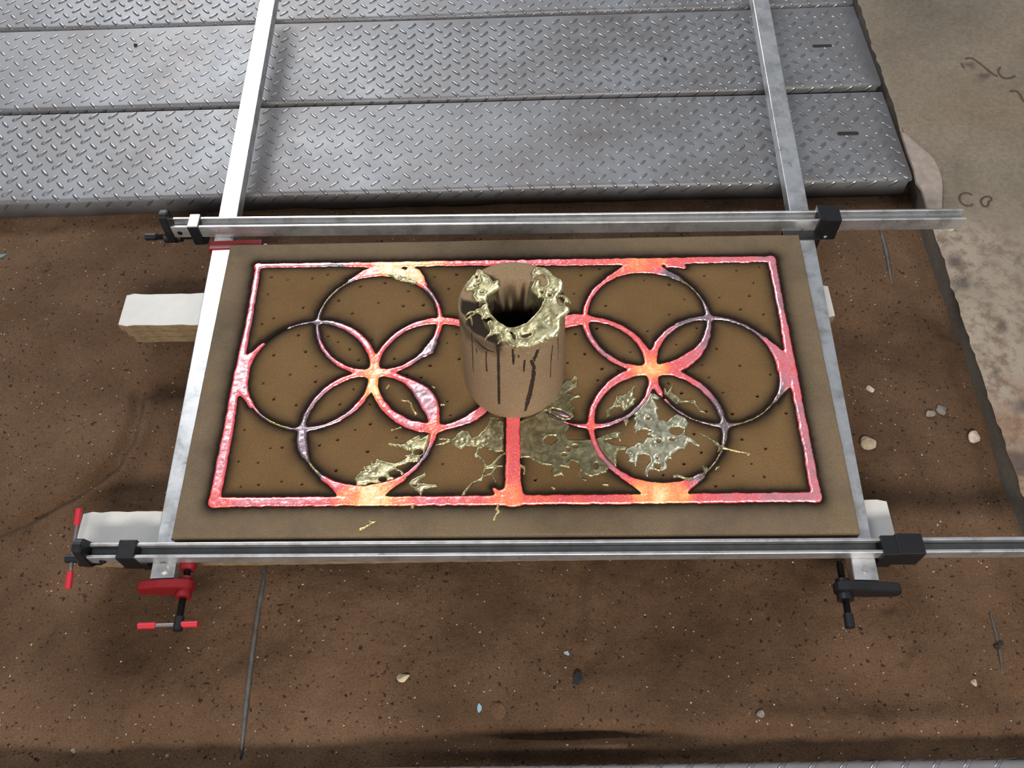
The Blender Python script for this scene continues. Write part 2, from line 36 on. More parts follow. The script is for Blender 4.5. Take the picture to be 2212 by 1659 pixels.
STREAKS = [[(-2.3871,0.1845,1.2),(-2.398,0.1547,1.4),(-2.4281,0.095,1.6),(-2.4151,0.0892,2.2)],[(-2.2979,0.1767,2.5),(-2.1208,0.1691,5),(-2.0473,0.1677,4.5),(-1.9412,0.1681,2),(-1.8897,0.1689,0.8)],[(-2.0585,0.164,2.2),(-2.0792,0.1438,1.6),(-2.0808,0.1174,2.4),(-2.0772,0.1136,2.6)],[(-1.8246,0.1852,4.5),(-1.829,0.1538,3.8),(-1.8387,0.1209,4),(-1.847,0.0865,4),(-1.8603,0.038,4.6),(-1.8578,0.0351,4.0)],[(-0.7399,0.1544,2.0),(-0.7732,0.1292,3.0),(-0.7834,0.1124,1.6),(-0.7917,0.0764,1.2)],[(-0.5759,0.1573,1.6),(-0.5525,0.1295,1.4),(-0.5613,0.1015,0.8)],[(-1.5617,0.1821,3),(-1.5422,0.1655,5),(-1.5534,0.1528,3.5),(-1.5507,0.1443,2)],[(-1.3428,0.1518,3),(-1.3588,0.135,3),(-1.3639,0.1241,2)],[(-1.2256,0.148,5),(-1.1663,0.1281,6),(-1.1769,0.1063,6),(-1.2145,0.085,7),(-1.2522,0.0629,8),(-1.2986,0.0427,7),(-1.3547,0.0169,4)],[(-1.0829,0.1669,7),(-1.1377,0.1527,7),(-1.1915,0.1423,8)],[(-2.2923,0.1562,1.2),(-2.2825,0.1463,1.0)],[(-1.4541,0.1657,2.4),(-1.4552,0.1605,2.4)]]
DRIPS = [[(-1.5133,0.1859,2.5),(-1.5321,0.1737,1.6),(-1.5225,0.1612,1.0)],[(-1.4345,0.183,1.5),(-1.3561,0.1711,1.2),(-1.291,0.1662,1.4),(-1.2402,0.1696,1.2),(-1.2558,0.1805,1.6)],[(-1.2496,0.1616,1.2),(-1.1909,0.1487,1.0),(-1.174,0.1416,0.8)],[(-1.0458,0.1732,1.6),(-1.0463,0.1565,1.4),(-1.102,0.1489,1.0)],[(-0.9497,0.1696,1.6),(-0.8887,0.1759,1.6)],[(-0.6975,0.1262,1.5),(-0.6829,0.1183,2.2)],[(-1.1487,0.124,1.4),(-1.1311,0.1165,2.0)],[(-0.4682,0.1886,1.2),(-0.5156,0.1746,1.2),(-0.6512,0.168,1.2)]]
BARL = [-0.028397114725258715,-0.5182062430425187]
BARR = [0.030054653496248862,0.5149171858804513]
MARKS = [[(865.5,434.7),(862.0,439.8),(853.7,440.8),(845.3,436.8),(840.0,428.5),(839.0,420.2),(842.2,411.8),(848.4,407.6),(855.6,407.4),(861.6,411.5)],[(895.3,419.1),(891.2,417.5),(890.5,410.9),(885.0,404.4),(879.5,406.2),(876.5,412.8),(878.2,421.1),(885.7,428.5),(893.7,430.8),(899.3,429.0),(899.8,422.4),(895.3,419.1)]]
STAINS = [[(958.1,824.6),(965.5,829.2),(972.9,827.9),(979.8,819.3),(988.1,804.9),(995.7,788.2),(1003.9,774.0),(1010.2,769.2)],[(947.2,813.0),(946.2,803.6),(948.9,796.4)],[(1025.0,799.2),(1014.8,785.4),(1016.2,769.1),(1023.3,762.0),(1035.7,762.8),(1047.1,770.6)],[(1020.3,721.0),(1028.7,724.2),(1035.8,722.9),(1039.1,713.8),(1039.5,700.4),(1039.9,689.3)]]
PATCH = [(773.1,606.4),(779.1,604.4),(788.0,587.5),(798.5,567.1),(810.5,548.7),(818.2,528.9),(821.2,505.9),(820.3,478.1),(815.0,452.5),(808.0,427.4),(800.6,401.1),(774.1,401.5),(775.8,428.0),(775.4,451.6),(770.1,470.4),(771.8,487.7),(773.9,506.8),(772.6,538.8),(772.7,571.3)]
GROOVE = [(774.9,619.5),(786.5,613.6),(798.8,600.2),(807.6,583.4),(817.0,559.5),(826.7,537.6),(830.1,516.3),(827.6,491.8),(824.5,467.7),(818.1,440.6),(809.6,412.4)]
BLOTS = [(978.4,770.0,14),(963.7,805.5,8),(938.3,745.7,5),(791.4,274.8,16),(792.1,222.2,14),(834.3,131.4,12),(905.9,278.3,8),(779.9,-128.1,30),(797.0,42.6,10),(818.6,-28.6,20)]
STONES = [(0.5786,-0.0655,13,0,'jagged tan stone on the sand right of the right clamp bar'),(0.7527,-0.0613,11,1,'rounded pinkish pebble against the concrete wall'),(0.6061,0.0382,7,1,'small pale pebble beside the right clamp bar'),(0.6915,-0.0153,9,2,'grey split stone,left one of a close pair on the sand'),(0.713,-0.0057,11,3,'dark grey flat stone,right one of a close pair on the sand'),(-0.1582,-0.4362,9,4,'pale oblong chip of board on the sand below the mould'),(0.6467,-0.4479,5,1,'small white pebble near the right end of the front plate'),(0.3396,-0.492,6,2,'small tan shard on the sand in front of the mould'),(0.0903,-0.4386,9,5,'black lump of slag on the sand in front of the mould'),(-0.8864,0.3208,11,6,'worn brown sand lump left of the mould near the top plates'),(-0.4403,-0.4517,7,6,'reddish brown sand lump right of the thin rod at front left'),(-0.0228,-0.4803,12,6,'brown sand lump beside the blue paint chip'),(-0.6055,-0.5354,4,2,'small pale splinter near the bottom left plate edge'),(-0.4757,-0.5416,4,2,'grey shard on the sand close to the thin rod end')]
CHIPS = [(-0.0489,-0.4785,3.2,6,0,'light blue paint chip on the sand in front of the mould'),(-0.9796,0.3503,9,4,1,'torn teal scrap at the left edge of the sand'),(0.0767,-0.4007,3,4,2,'tiny pale blue fleck of paint on the sand below the middle')]

rng = np.random.default_rng(7); random.seed(7)
# ------------------------------------------------------------------ helpers
def tag(o, label=None, cat=None, group=None, kind=None):
    if label: o['label'] = label
    if cat: o['category'] = cat
    if group: o['group'] = group
    if kind: o['kind'] = kind
    return o
def link(name, me, mat=None, parent=None):
    o = bpy.data.objects.new(name, me); COL.objects.link(o)
    if mat is not None and len(me.materials) == 0: me.materials.append(mat)
    if parent is not None: o.parent = parent
    return o
def empty(name, loc=(0, 0, 0)):
    o = bpy.data.objects.new(name, None); COL.objects.link(o); o.location = loc
    o.empty_display_size = 0.02
    return o
def np_mesh(name, V, F, smooth=True, attrs=None):
    V = np.asarray(V, np.float32); F = np.asarray(F, np.int32); k = F.shape[1]
    me = bpy.data.meshes.new(name)
    me.vertices.add(len(V)); me.vertices.foreach_set('co', V.ravel())
    me.loops.add(F.size); me.loops.foreach_set('vertex_index', F.ravel())
    me.polygons.add(len(F)); me.polygons.foreach_set('loop_start', np.arange(0, F.size, k, dtype=np.int32))
    me.polygons.foreach_set('loop_total', np.full(len(F), k, np.int32))
    me.polygons.foreach_set('use_smooth', np.full(len(F), smooth, bool))
    for n, a in (attrs or {}).items():
        at = me.attributes.new(n, 'FLOAT', 'POINT'); at.data.foreach_set('value', np.asarray(a, np.float32))
    me.update(); me.validate(); return me
def bm_mesh(name, bm, smooth=False):
    me = bpy.data.meshes.new(name); bm.normal_update(); bm.to_mesh(me); bm.free()
    for p in me.polygons: p.use_smooth = smooth
    return me
def grid(x0, x1, y0, y1, st):
    xs = np.arange(x0, x1 + st * .5, st); ys = np.arange(y0, y1 + st * .5, st)
    X, Y = np.meshgrid(xs, ys); return X, Y
def grid_faces(ny, nx, keep=None):
    i = np.arange(ny * nx).reshape(ny, nx)
    F = np.stack([i[:-1, :-1], i[:-1, 1:], i[1:, 1:], i[1:, :-1]], -1)
    return F[keep] if keep is not None else F.reshape(-1, 4)
def compress(V, F, attrs):
    u, inv = np.unique(F, return_inverse=True)
    return V[u], inv.reshape(F.shape), {k: a[u] for k, a in attrs.items()}
def vnoise(X, Y, sc, seed):
    r = np.random.default_rng(seed); G = r.random((128, 128))
    x = X / sc + 500.3; y = Y / sc + 500.7
    xi = np.floor(x).astype(int); yi = np.floor(y).astype(int); fx = x - xi; fy = y - yi
    fx = fx * fx * (3 - 2 * fx); fy = fy * fy * (3 - 2 * fy)
    a = G[yi % 128, xi % 128]; b = G[yi % 128, (xi + 1) % 128]; c = G[(yi + 1) % 128, xi % 128]; d = G[(yi + 1) % 128, (xi + 1) % 128]
    return (a + (b - a) * fx) * (1 - fy) + (c + (d - c) * fx) * fy - .5
def sstep(a, b, x):
    t = np.clip((x - a) / (b - a), 0, 1); return t * t * (3 - 2 * t)
def window(X, Y, pts, mar):
    xs, ys = X[0], Y[:, 0]; p = np.array([q[:2] for q in pts])
    a = np.searchsorted(xs, p[:, 0].min() - mar); b = np.searchsorted(xs, p[:, 0].max() + mar)
    c = np.searchsorted(ys, p[:, 1].min() - mar); d = np.searchsorted(ys, p[:, 1].max() + mar)
    return slice(c, d), slice(a, b)
def polyline_sdf(X, Y, pts):
    D = np.full(X.shape, 1e3)
    for (ax, ay, ar), (bx, by, br) in zip(pts[:-1], pts[1:]):
        dx, dy = bx - ax, by - ay; L = dx * dx + dy * dy + 1e-12
        t = np.clip(((X - ax) * dx + (Y - ay) * dy) / L, 0, 1)
        D = np.minimum(D, np.hypot(X - ax - t * dx, Y - ay - t * dy) - (ar + (br - ar) * t))
    return D
def polygon_sdf(X, Y, P):
    P = np.asarray(P, float); D = np.full(X.shape, 1e9); ins = np.zeros(X.shape, bool)
    for (ax, ay), (bx, by) in zip(P, np.roll(P, -1, 0)):
        dx, dy = bx - ax, by - ay; L = dx * dx + dy * dy + 1e-12
        t = np.clip(((X - ax) * dx + (Y - ay) * dy) / L, 0, 1)
        D = np.minimum(D, np.hypot(X - ax - t * dx, Y - ay - t * dy))
        if abs(dy) > 1e-9:
            c = ((ay > Y) != (by > Y)) & (X < dx * (Y - ay) / dy + ax); ins ^= c
    return np.where(ins, -D, D)
def smin(a, b, k):
    h = np.clip(.5 + .5 * (b - a) / k, 0, 1); return b + (a - b) * h - k * h * (1 - h)

# ------------------------------------------------------------------ materials
def new_mat(name):
    m = bpy.data.materials.new(name); m.use_nodes = True; nt = m.node_tree
    return m, nt, nt.nodes['Principled BSDF']
class NT:
    def __init__(s, nt): s.nt = nt; s.co = nt.nodes.new('ShaderNodeTexCoord')
    def n(s, t, **kw):
        x = s.nt.nodes.new(t)
        for k, v in kw.items(): setattr(x, k, v)
        return x
    def l(s, a, b): s.nt.links.new(a, b)
    def noise(s, sc, det=3, rough=.6, out='Fac', dist=0, vec=None):
        x = s.n('ShaderNodeTexNoise'); x.inputs['Scale'].default_value = sc; x.inputs['Detail'].default_value = det
        x.inputs['Roughness'].default_value = rough; x.inputs['Distortion'].default_value = dist
        s.l(vec or s.co.outputs['Object'], x.inputs['Vector']); return x.outputs[out]
    def ramp(s, fac, stops, interp='LINEAR'):
        x = s.n('ShaderNodeValToRGB'); x.color_ramp.interpolation = interp; e = x.color_ramp.elements
        while len(e) < len(stops): e.new(.5)
        for i, (p, c) in enumerate(stops):
            e[i].position = p; e[i].color = tuple(c) + (1,) if len(c) == 3 else c
        s.l(fac, x.inputs[0]); return x.outputs[0]
    def mix(s, fac, a, b, bl='MIX'):
        x = s.n('ShaderNodeMix', data_type='RGBA', blend_type=bl)
        for sock, v in ((x.inputs[0], fac), (x.inputs[6], a), (x.inputs[7], b)):
            if isinstance(v, (int, float)): sock.default_value = v
            elif isinstance(v, tuple): sock.default_value = v + (1,) if len(v) == 3 else v
            else: s.l(v, sock)
        return x.outputs[2]
    def math(s, op, a, b=0.0, clamp=False):
        x = s.n('ShaderNodeMath', operation=op, use_clamp=clamp)
        for sock, v in ((x.inputs[0], a), (x.inputs[1], b)):
            if isinstance(v, (int, float)): sock.default_value = v
            else: s.l(v, sock)
        return x.outputs[0]
    def attr(s, name):
        x = s.n('ShaderNodeAttribute', attribute_name=name); return x.outputs['Fac']
    def bump(s, h, strength, dist, prev=None):
        x = s.n('ShaderNodeBump'); x.inputs['Strength'].default_value = strength; x.inputs['Distance'].default_value = dist
        s.l(h, x.inputs['Height'])
        if prev is not None: s.l(prev, x.inputs['Normal'])
        return x.outputs[0]
def v3(a): return (a, a, a)

def mat_mould(name='mould_sand', a=(.150, .084, .032), b=(.185, .110, .046), edge=(.178, .128, .078)):
    m, nt, p = new_mat(name); q = NT(nt)
    base = q.ramp(q.noise(7, 5, .65), [(.3, a), (.7, b)])
    grain = q.ramp(q.noise(520, 2, .8), [(.3, v3(.72)), (.7, v3(1.22))])
    base = q.mix(1.0, base, grain, 'MULTIPLY')
    base = q.mix(q.attr('edge'), base, q.mix(1.0, edge, grain, 'MULTIPLY'))
    grime = q.ramp(q.noise(4.4, 5, .7), [(.46, v3(0)), (.66, v3(1))])
    base = q.mix(q.math('MULTIPLY', q.math('MULTIPLY', grime, q.attr('edge')), .62), base, (.075, .058, .046))
    sc = q.attr('scorch_and_shade')
    base = q.mix(sc, base, q.mix(q.noise(60, 2), (.006, .0035, .002), (.022, .013, .008)))
    q.l(base, p.inputs['Base Color']); p.inputs['Roughness'].default_value = .92
    p.inputs['Specular IOR Level'].default_value = .2
    q.l(q.bump(q.noise(600, 2, .8), .35, .0012, q.bump(q.noise(90, 3), .3, .002)), p.inputs['Normal'])
    return m
def mat_bed():
    m, nt, p = new_mat('bed_sand'); q = NT(nt)
    base = q.ramp(q.noise(3.2, 5, .62), [(.3, (.062, .034, .0185)), (.5, (.110, .063, .036)), (.72, (.165, .098, .058))])
    base = q.mix(1.0, base, q.ramp(q.noise(420, 3, .85), [(.28, v3(.55)), (.72, v3(1.4))]), 'MULTIPLY')
    base = q.mix(q.ramp(q.noise(150, 2, .5), [(.645, v3(0)), (.70, v3(.85))]), base, (.02, .012, .008))
    v = q.n('ShaderNodeTexVoronoi'); v.inputs['Scale'].default_value = 95; v.inputs['Randomness'].default_value = 1
    q.l(q.co.outputs['Object'], v.inputs['Vector'])
    sp = q.ramp(v.outputs['Distance'], [(.07, v3(1)), (.12, v3(0))])
    sel = q.n('ShaderNodeSeparateColor'); q.l(v.outputs['Color'], sel.inputs[0])
    on = q.ramp(sel.outputs[0], [(.80, v3(0)), (.82, v3(1))])
    base = q.mix(q.math('MULTIPLY', sp, on), base, (.42, .33, .25))
    q.l(base, p.inputs['Base Color']); p.inputs['Roughness'].default_value = .95; p.inputs['Specular IOR Level'].default_value = .15
    q.l(q.bump(q.noise(300, 3, .8), .6, .002, q.bump(q.noise(35, 4), .45, .006)), p.inputs['Normal'])
    return m
def mat_steel():
    m, nt, p = new_mat('checker_steel'); q = NT(nt)
    c = q.ramp(q.noise(4.5, 5, .6), [(.32, (.172, .152, .148)), (.5, (.215, .212, .218)), (.68, (.268, .276, .298))])
    c = q.mix(q.ramp(q.noise(26, 4, .7), [(.62, v3(0)), (.8, v3(.5))]), c, (.16, .12, .085))
    q.l(c, p.inputs['Base Color']); p.inputs['Metallic'].default_value = .42
    q.l(q.ramp(q.noise(18, 4), [(.3, v3(.46)), (.7, v3(.60))]), p.inputs['Roughness'])
    q.l(q.bump(q.noise(70, 3), .16, .0015), p.inputs['Normal']); return m
def mat_alu():
    m, nt, p = new_mat('aluminium'); q = NT(nt)
    c = q.ramp(q.noise(22, 5, .7), [(.33, (.42, .41, .40)), (.5, (.66, .66, .66)), (.6, (.72, .72, .73))])
    c = q.mix(q.math('MULTIPLY', q.ramp(q.noise(75, 4, .7), [(.60, v3(0)), (.70, v3(.75))]), q.ramp(q.noise(9, 2), [(.5, v3(0)), (.62, v3(1))])), c, (.16, .14, .12))
    q.l(c, p.inputs['Base Color']); p.inputs['Metallic'].default_value = .85
    q.l(q.ramp(q.noise(40, 4), [(.3, v3(.30)), (.7, v3(.44))]), p.inputs['Roughness'])
    q.l(q.bump(q.noise(160, 3), .08, .0006), p.inputs['Normal']); return m
def mat_plain(name, col, rough=.5, metal=0., bump=None, var=0.):
    m, nt, p = new_mat(name); q = NT(nt)
    if var:
        c = q.ramp(q.noise(60, 4), [(.3, tuple(x * (1 - var) for x in col)), (.7, tuple(min(1, x * (1 + var)) for x in col))])
        q.l(c, p.inputs['Base Color'])
    else: p.inputs['Base Color'].default_value = col + (1,)
    p.inputs['Roughness'].default_value = rough; p.inputs['Metallic'].default_value = metal
    if bump: q.l(q.bump(q.noise(bump[0], 3), bump[1], .002), p.inputs['Normal'])
    return m
def mat_concrete(name='concrete', a=(.135, .114, .086), b=(.215, .183, .14)):
    m, nt, p = new_mat(name); q = NT(nt)
    c = q.ramp(q.noise(5, 7, .62, dist=.4), [(.33, a), (.66, b)])
    c = q.mix(q.ramp(q.noise(2.2, 3), [(.45, v3(0)), (.7, v3(.55))]), c, (.23, .17, .115))
    c = q.mix(1.0, c, q.ramp(q.noise(120, 3, .8), [(.3, v3(.8)), (.7, v3(1.18))]), 'MULTIPLY')
    wear = q.attr('wear'); rough = q.ramp(q.noise(42, 7, .72, dist=.15), [(.46, v3(0)), (.62, v3(1))])
    c = q.mix(q.math('MULTIPLY', wear, .75), c, (.36, .30, .235))
    c = q.mix(q.math('MULTIPLY', q.math('MULTIPLY', wear, rough), .75), c, (.13, .085, .06))
    c = q.mix(q.math('MULTIPLY', q.attr('rust'), q.ramp(q.noise(20, 3), [(.35, v3(0)), (.6, v3(.8))])), c, (.19, .085, .04))
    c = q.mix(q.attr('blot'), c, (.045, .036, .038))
    q.l(c, p.inputs['Base Color']); p.inputs['Roughness'].default_value = .85; p.inputs['Specular IOR Level'].default_value = .25
    q.l(q.bump(q.noise(140, 4), .25, .0015, q.bump(q.noise(24, 5), .25, .003)), p.inputs['Normal']); return m
def mat_brass(name, a, b, c3):
    m, nt, p = new_mat(name); q = NT(nt)
    n = q.noise(85, 4, .65, dist=.6)
    c = q.ramp(n, [(.3, a), (.5, b), (.72, c3)])
    q.l(c, p.inputs['Base Color']); p.inputs['Metallic'].default_value = .78
    q.l(q.ramp(q.noise(60, 3), [(.3, v3(.26)), (.7, v3(.5))]), p.inputs['Roughness'])
    q.l(q.bump(q.noise(260, 3), .22, .001, q.bump(n, .25, .002)), p.inputs['Normal']); return m
def mat_hot():
    m, nt, p = new_mat('hot_metal'); q = NT(nt)
    t = q.attr('glow_level'); nz = q.noise(210, 4, .75); nl = q.noise(45, 4, .7, dist=.5)
    tt = q.math('ADD', t, q.math('MULTIPLY', q.math('SUBTRACT', nl, .5), .34))
    base = q.ramp(tt, [(0., (.50, .36, .11)), (.12, (.30, .21, .14)), (.25, (.34, .30, .33)), (.44, (.52, .40, .43)), (.62, (.30, .19, .19)), (.8, (.24, .16, .13))])
    base = q.mix(q.ramp(q.noise(330, 3, .7), [(.54, v3(0)), (.64, v3(.8))]), base, (.74, .66, .68))
    q.l(base, p.inputs['Base Color']); p.inputs['Metallic'].default_value = .8
    q.l(q.ramp(nz, [(.3, v3(.18)), (.7, v3(.40))]), p.inputs['Roughness'])
    em = q.ramp(tt, [(.06, (0, 0, 0)), (.22, (.030, .008, .014)), (.34, (.13, .014, .026)), (.46, (.42, .030, .050)), (.58, (.64, .030, .042)),
                     (.70, (.78, .075, .045)), (.82, (.92, .20, .06)), (.91, (.98, .36, .08)), (1., (1.0, .74, .36))])
    q.l(em, p.inputs['Emission Color']); p.inputs['Emission Strength'].default_value = 1.0
    q.l(q.bump(nz, .45, .0010, q.bump(nl, .25, .002)), p.inputs['Normal']); return m
M = dict(
    mould=mat_mould(), cup=mat_mould('cup_sand', (.25, .172, .100), (.30, .208, .122)), bed=mat_bed(), steel=mat_steel(), alu=mat_alu(), concrete=mat_concrete(),
    patch=mat_plain('cement_patch', (.30, .245, .21), .9, 0, (90, .3), .18),
    black=mat_plain('black_paint', (.006, .006, .008), .45, 0, (120, .2)),
    scuff=mat_plain('scuffed_black_paint', (.09, .09, .10), .42, .45, (200, .3), .6),
    red=mat_plain('red_enamel', (.20, .006, .010), .35, 0, (90, .15)),
    grip=mat_plain('red_plastic', (.52, .02, .035), .4),
    rod=mat_plain('steel_rod', (.24, .22, .22), .45, .8),
    bolt=mat_plain('bolt_steel', (.58, .57, .55), .35, .8),
    thread=mat_plain('oiled_thread', (.018, .018, .018), .28, .6),
    dark_reflection=mat_plain('aluminium_dark_reflection', (.12, .125, .13), .5, .5, None, .15), grey_reflection=mat_plain('aluminium_grey_reflection', (.26, .27, .275), .5, .6, None, .12), lug=mat_plain('worn_lug', (.27, .275, .29), .36, .8, (300, .15), .12),  # both channel aluminiums are bar metal with a dark reflection painted in
    white=mat_plain('white_melamine', (.58, .565, .53), .38, 0, None, .04),
    chipboard=mat_plain('particle_board', (.235, .16, .083), .9, 0, (300, .5), .3),
    hot=mat_hot(),
    brass=mat_brass('olive_brass', (.16, .14, .07), (.33, .29, .16), (.62, .56, .34)),
    pale=mat_brass('pale_brass', (.24, .21, .11), (.52, .46, .25), (.86, .79, .51)),
    silver=mat_brass('silvery_brass', (.22, .21, .14), (.45, .43, .30), (.80, .77, .58)),
    gold=mat_brass('gold_brass', (.38, .28, .12), (.62, .47, .22), (.8, .66, .38)),
    soot=mat_plain('soot_streak', (.022, .014, .011), .6),
    wire=mat_plain('dull_grey_wire', (.10, .095, .09), .6, .3, (120, .3), .3),
    mark=mat_plain('brown_marker', (.055, .038, .026), .9), stain=mat_plain('brown_stain', (.085, .055, .038), .9),
    chalk=mat_plain('pale_grit', (.55, .46, .37), .9), dark=mat_plain('dark_grit', (.018, .013, .011), .8),
)
stone_cols = [(.36, .28, .19), (.55, .43, .35), (.24, .21, .17), (.16, .145, .125), (.50, .41, .27), (.012, .013, .016), (.16, .095, .06)]
M['stones'] = [mat_plain('pebble_%s' % w, c, .9, 0, (260, .8), .35) for w, c in zip(('tan', 'pink', 'grey', 'slate', 'cream', 'slag', 'clod'), stone_cols)]
M['chips'] = [mat_plain('paint_chip_%s' % w, c, .6) for w, c in zip(('blue', 'teal', 'pale'), ((.20, .36, .46), (.10, .19, .20), (.30, .42, .45)))]

# ------------------------------------------------------------------ setting: concrete floor, pit wall, sand bed
ZF = -.080; ZB = -.127; XW = .775
def concrete_floor():
    X, Y = grid(XW, 2.6, -1.1, 1.35, .012)
    e = vnoise(X * 0, Y, .05, 3) * .006 + vnoise(X * 0, Y, .012, 4) * .004
    X = X + e * np.exp(-(X - XW) / .03)
    Z = ZF + vnoise(X, Y, .09, 5) * .0015 - .004 * np.exp(-(X - XW) / .006) * (.5 + vnoise(X, Y, .03, 6))
    G = np.array(GROOVE) / 1000
    g = polyline_sdf(X, Y, [(a, b, 0) for a, b in G]); Z -= .004 * np.exp(-(g / .008) ** 2)
    wear = sstep(.42, .30, Y + vnoise(X, Y, .08, 8) * .16) * sstep(XW + .26, XW + .06, X + vnoise(X, Y, .07, 9) * .12)
    blot = np.zeros(X.shape)
    for bx, by, r in BLOTS:
        d = np.hypot(X - bx / 1000, (Y - by / 1000)) + vnoise(X, Y, .016, 10) * .014
        blot = np.maximum(blot, .72 * sstep(r / 1000 * 1.3, r / 1000 * .35, d))
    rust = sstep(.12, -.05, Y + vnoise(X, Y, .05, 12) * .2) * sstep(XW + .2, XW + .1, X) * .7
    ny, nx = X.shape; V = np.stack([X, Y, Z], -1).reshape(-1, 3); F = grid_faces(ny, nx)
    return np_mesh('floor', V, F, True, dict(wear=wear.ravel(), blot=blot.ravel(), rust=rust.ravel()))
floor = tag(link('floor', concrete_floor(), M['concrete']), 'worn brown grey concrete floor right of the sand pit', kind='structure')
def far_floor():
    V = [(-3, 1.27, ZF - .004), (XW, 1.27, ZF - .004), (XW, 1.35, ZF - .004), (2.6, 1.35, ZF - .004), (2.6, 4, ZF - .004), (-3, 4, ZF - .004)]
    me = bpy.data.meshes.new('floor'); me.from_pydata(V, [], [range(6)]); return me
link('slab', far_floor(), M['concrete'], floor)
def flat_shape(pts, z, th, name):
    bm = bmesh.new(); vs = [bm.verts.new((a / 1000, b / 1000, z)) for a, b in pts]
    f = bm.faces.new(vs); r = bmesh.ops.extrude_face_region(bm, geom=[f])
    bmesh.ops.translate(bm, vec=(0, 0, th), verts=[v for v in r['geom'] if isinstance(v, bmesh.types.BMVert)])
    bmesh.ops.recalc_face_normals(bm, faces=bm.faces); return bm_mesh(name, bm)
def ribbon(pts, w, z, name):
    V, F = [], []; P = [np.array(p) / 1000 for p in pts]
    for i, p in enumerate(P):
        t = P[min(i + 1, len(P) - 1)] - P[max(i - 1, 0)]; t = t / (np.hypot(*t) + 1e-9); n = np.array([-t[1], t[0]])
        ww = w * (.7 + .5 * random.random()) * (.55 if i in (0, len(P) - 1) else 1)
        V += [(*(p - n * ww / 2), z), (*(p + n * ww / 2), z)]
        if i: F.append((2 * i - 2, 2 * i, 2 * i + 1, 2 * i - 1))
    me = bpy.data.meshes.new(name); me.from_pydata(V, [], F); me.update(); return me
link('cement_patch', flat_shape(PATCH, ZF - .004, .0055, 'cement_patch'), M['patch'], floor)['label'] = 'smooth pinkish grey cement patch at the plate corner'
for m_, nm, mt in ((MARKS, 'marker_letter', 'mark'), (STAINS, 'curved_stain', 'stain')):
    for pts in m_:
        # resample smooth
        P = np.array(pts); t = np.linspace(0, len(P) - 1, len(P) * 4); Q = np.stack([np.interp(t, range(len(P)), P[:, k]) for k in (0, 1)], -1)
        for _ in range(3): Q[1:-1] = (Q[:-2] + 2 * Q[1:-1] + Q[2:]) / 4
        link(nm, ribbon(Q, .0030 if nm[0] == 'm' else .005, ZF + .0016, nm), M[mt], floor)
def pit_wall():
    X, Z = np.meshgrid(np.arange(-1.1, 1.27, .012), np.linspace(-.2, 0, 9)); Yv = X
    depth = vnoise(Yv, Z * 4, .06, 21) * .006
    lip = -.008 * sstep(.10, .04, np.abs(Yv - .13)) * sstep(-.06, -.02, Z)
    V = np.stack([XW + .0045 + depth * .5 - lip + (Z) * -.02, Yv, ZF - .003 + Z], -1).reshape(-1, 3)
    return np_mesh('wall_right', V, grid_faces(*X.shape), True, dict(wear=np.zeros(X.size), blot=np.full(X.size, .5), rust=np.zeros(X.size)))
tag(link('wall_right', pit_wall(), M['concrete']), 'rough concrete side wall of the sand pit', kind='structure')

def bed_height(X, Y):
    Z = ZB + vnoise(X, Y, .22, 31) * .016 + vnoise(X, Y, .08, 32) * .010 + vnoise(X, Y, .03, 33) * .004 + vnoise(X, Y, .011, 34) * .0016
    def dip(cx, cy, rx, ry, d, ang=0.):
        c, s = math.cos(ang), math.sin(ang); u = (X - cx) * c + (Y - cy) * s; v = -(X - cx) * s + (Y - cy) * c
        return d * np.exp(-((u / rx) ** 2 + (v / ry) ** 2))
    Z = Z - dip(-.62, .06, .10, .05, .014) - dip(-.60, -.12, .05, .09, .010, .5) + dip(-.69, -.11, .10, .10, .010) - dip(.615, .165, .05, .055, .022) - dip(-.59, .085, .055, .035, .020)
    Z = Z - dip(.10, -.40, .03, .08, .009, -.25) - dip(.23, -.38, .02, .06, .008) - dip(.53, -.47, .06, .05, .012) + dip(.53, -.40, .05, .05, .006)
    Z = Z - dip(.08, -.5145, .13, .009, .024) + dip(.08, -.533, .17, .010, .016) + dip(.5, -.50, .3, .02, .010) - dip(-.15, -.46, .16, .035, .006)
    for pts, wd, h in RIDGES:
        d = polyline_sdf(X, Y, [(a, b, 0) for a, b in pts]); Z = Z + h * np.exp(-(d / wd) ** 2)
    return Z
RIDGES = [([(-.658, .05), (-.645, 0), (-.645, -.05), (-.66, -.10), (-.70, -.145), (-.76, -.185), (-.82, -.21)], .011, -.013), ([(-.632, .03), (-.620, -.04), (-.637, -.11), (-.69, -.165), (-.75, -.205)], .012, .008),
 ([(.095, -.285), (.088, -.345), (.078, -.395)], .012, -.006), ([(.125, -.28), (.118, -.34), (.108, -.39)], .012, .005), ([(.548, -.34), (.57, -.33), (.575, -.39), (.556, -.415)], .010, -.006),
 ([(-.99, .215), (-.93, .235), (-.90, .245)], .015, .008)]
def sand_bed():
    X, Y = grid(-1.7, XW + .01, -.68, .80, .0042)
    Z = bed_height(X, Y)
    Z -= .012 * np.exp(-((X - XW) / .03) ** 2) * (.4 + vnoise(X, Y, .05, 36))
    Z = Z + .022 * sstep(-.535, -.60, Y) * 0
    return np_mesh('sand_bed', np.stack([X, Y, Z], -1).reshape(-1, 3), grid_faces(*X.shape), True)
bed = tag(link('sand_bed', sand_bed(), M['bed']), 'dark brown foundry sand filling the pit around the mould', 'sand', kind='stuff')
def bz(x, y): return float(bed_height(np.array([[x]]), np.array([[y]]))[0, 0])

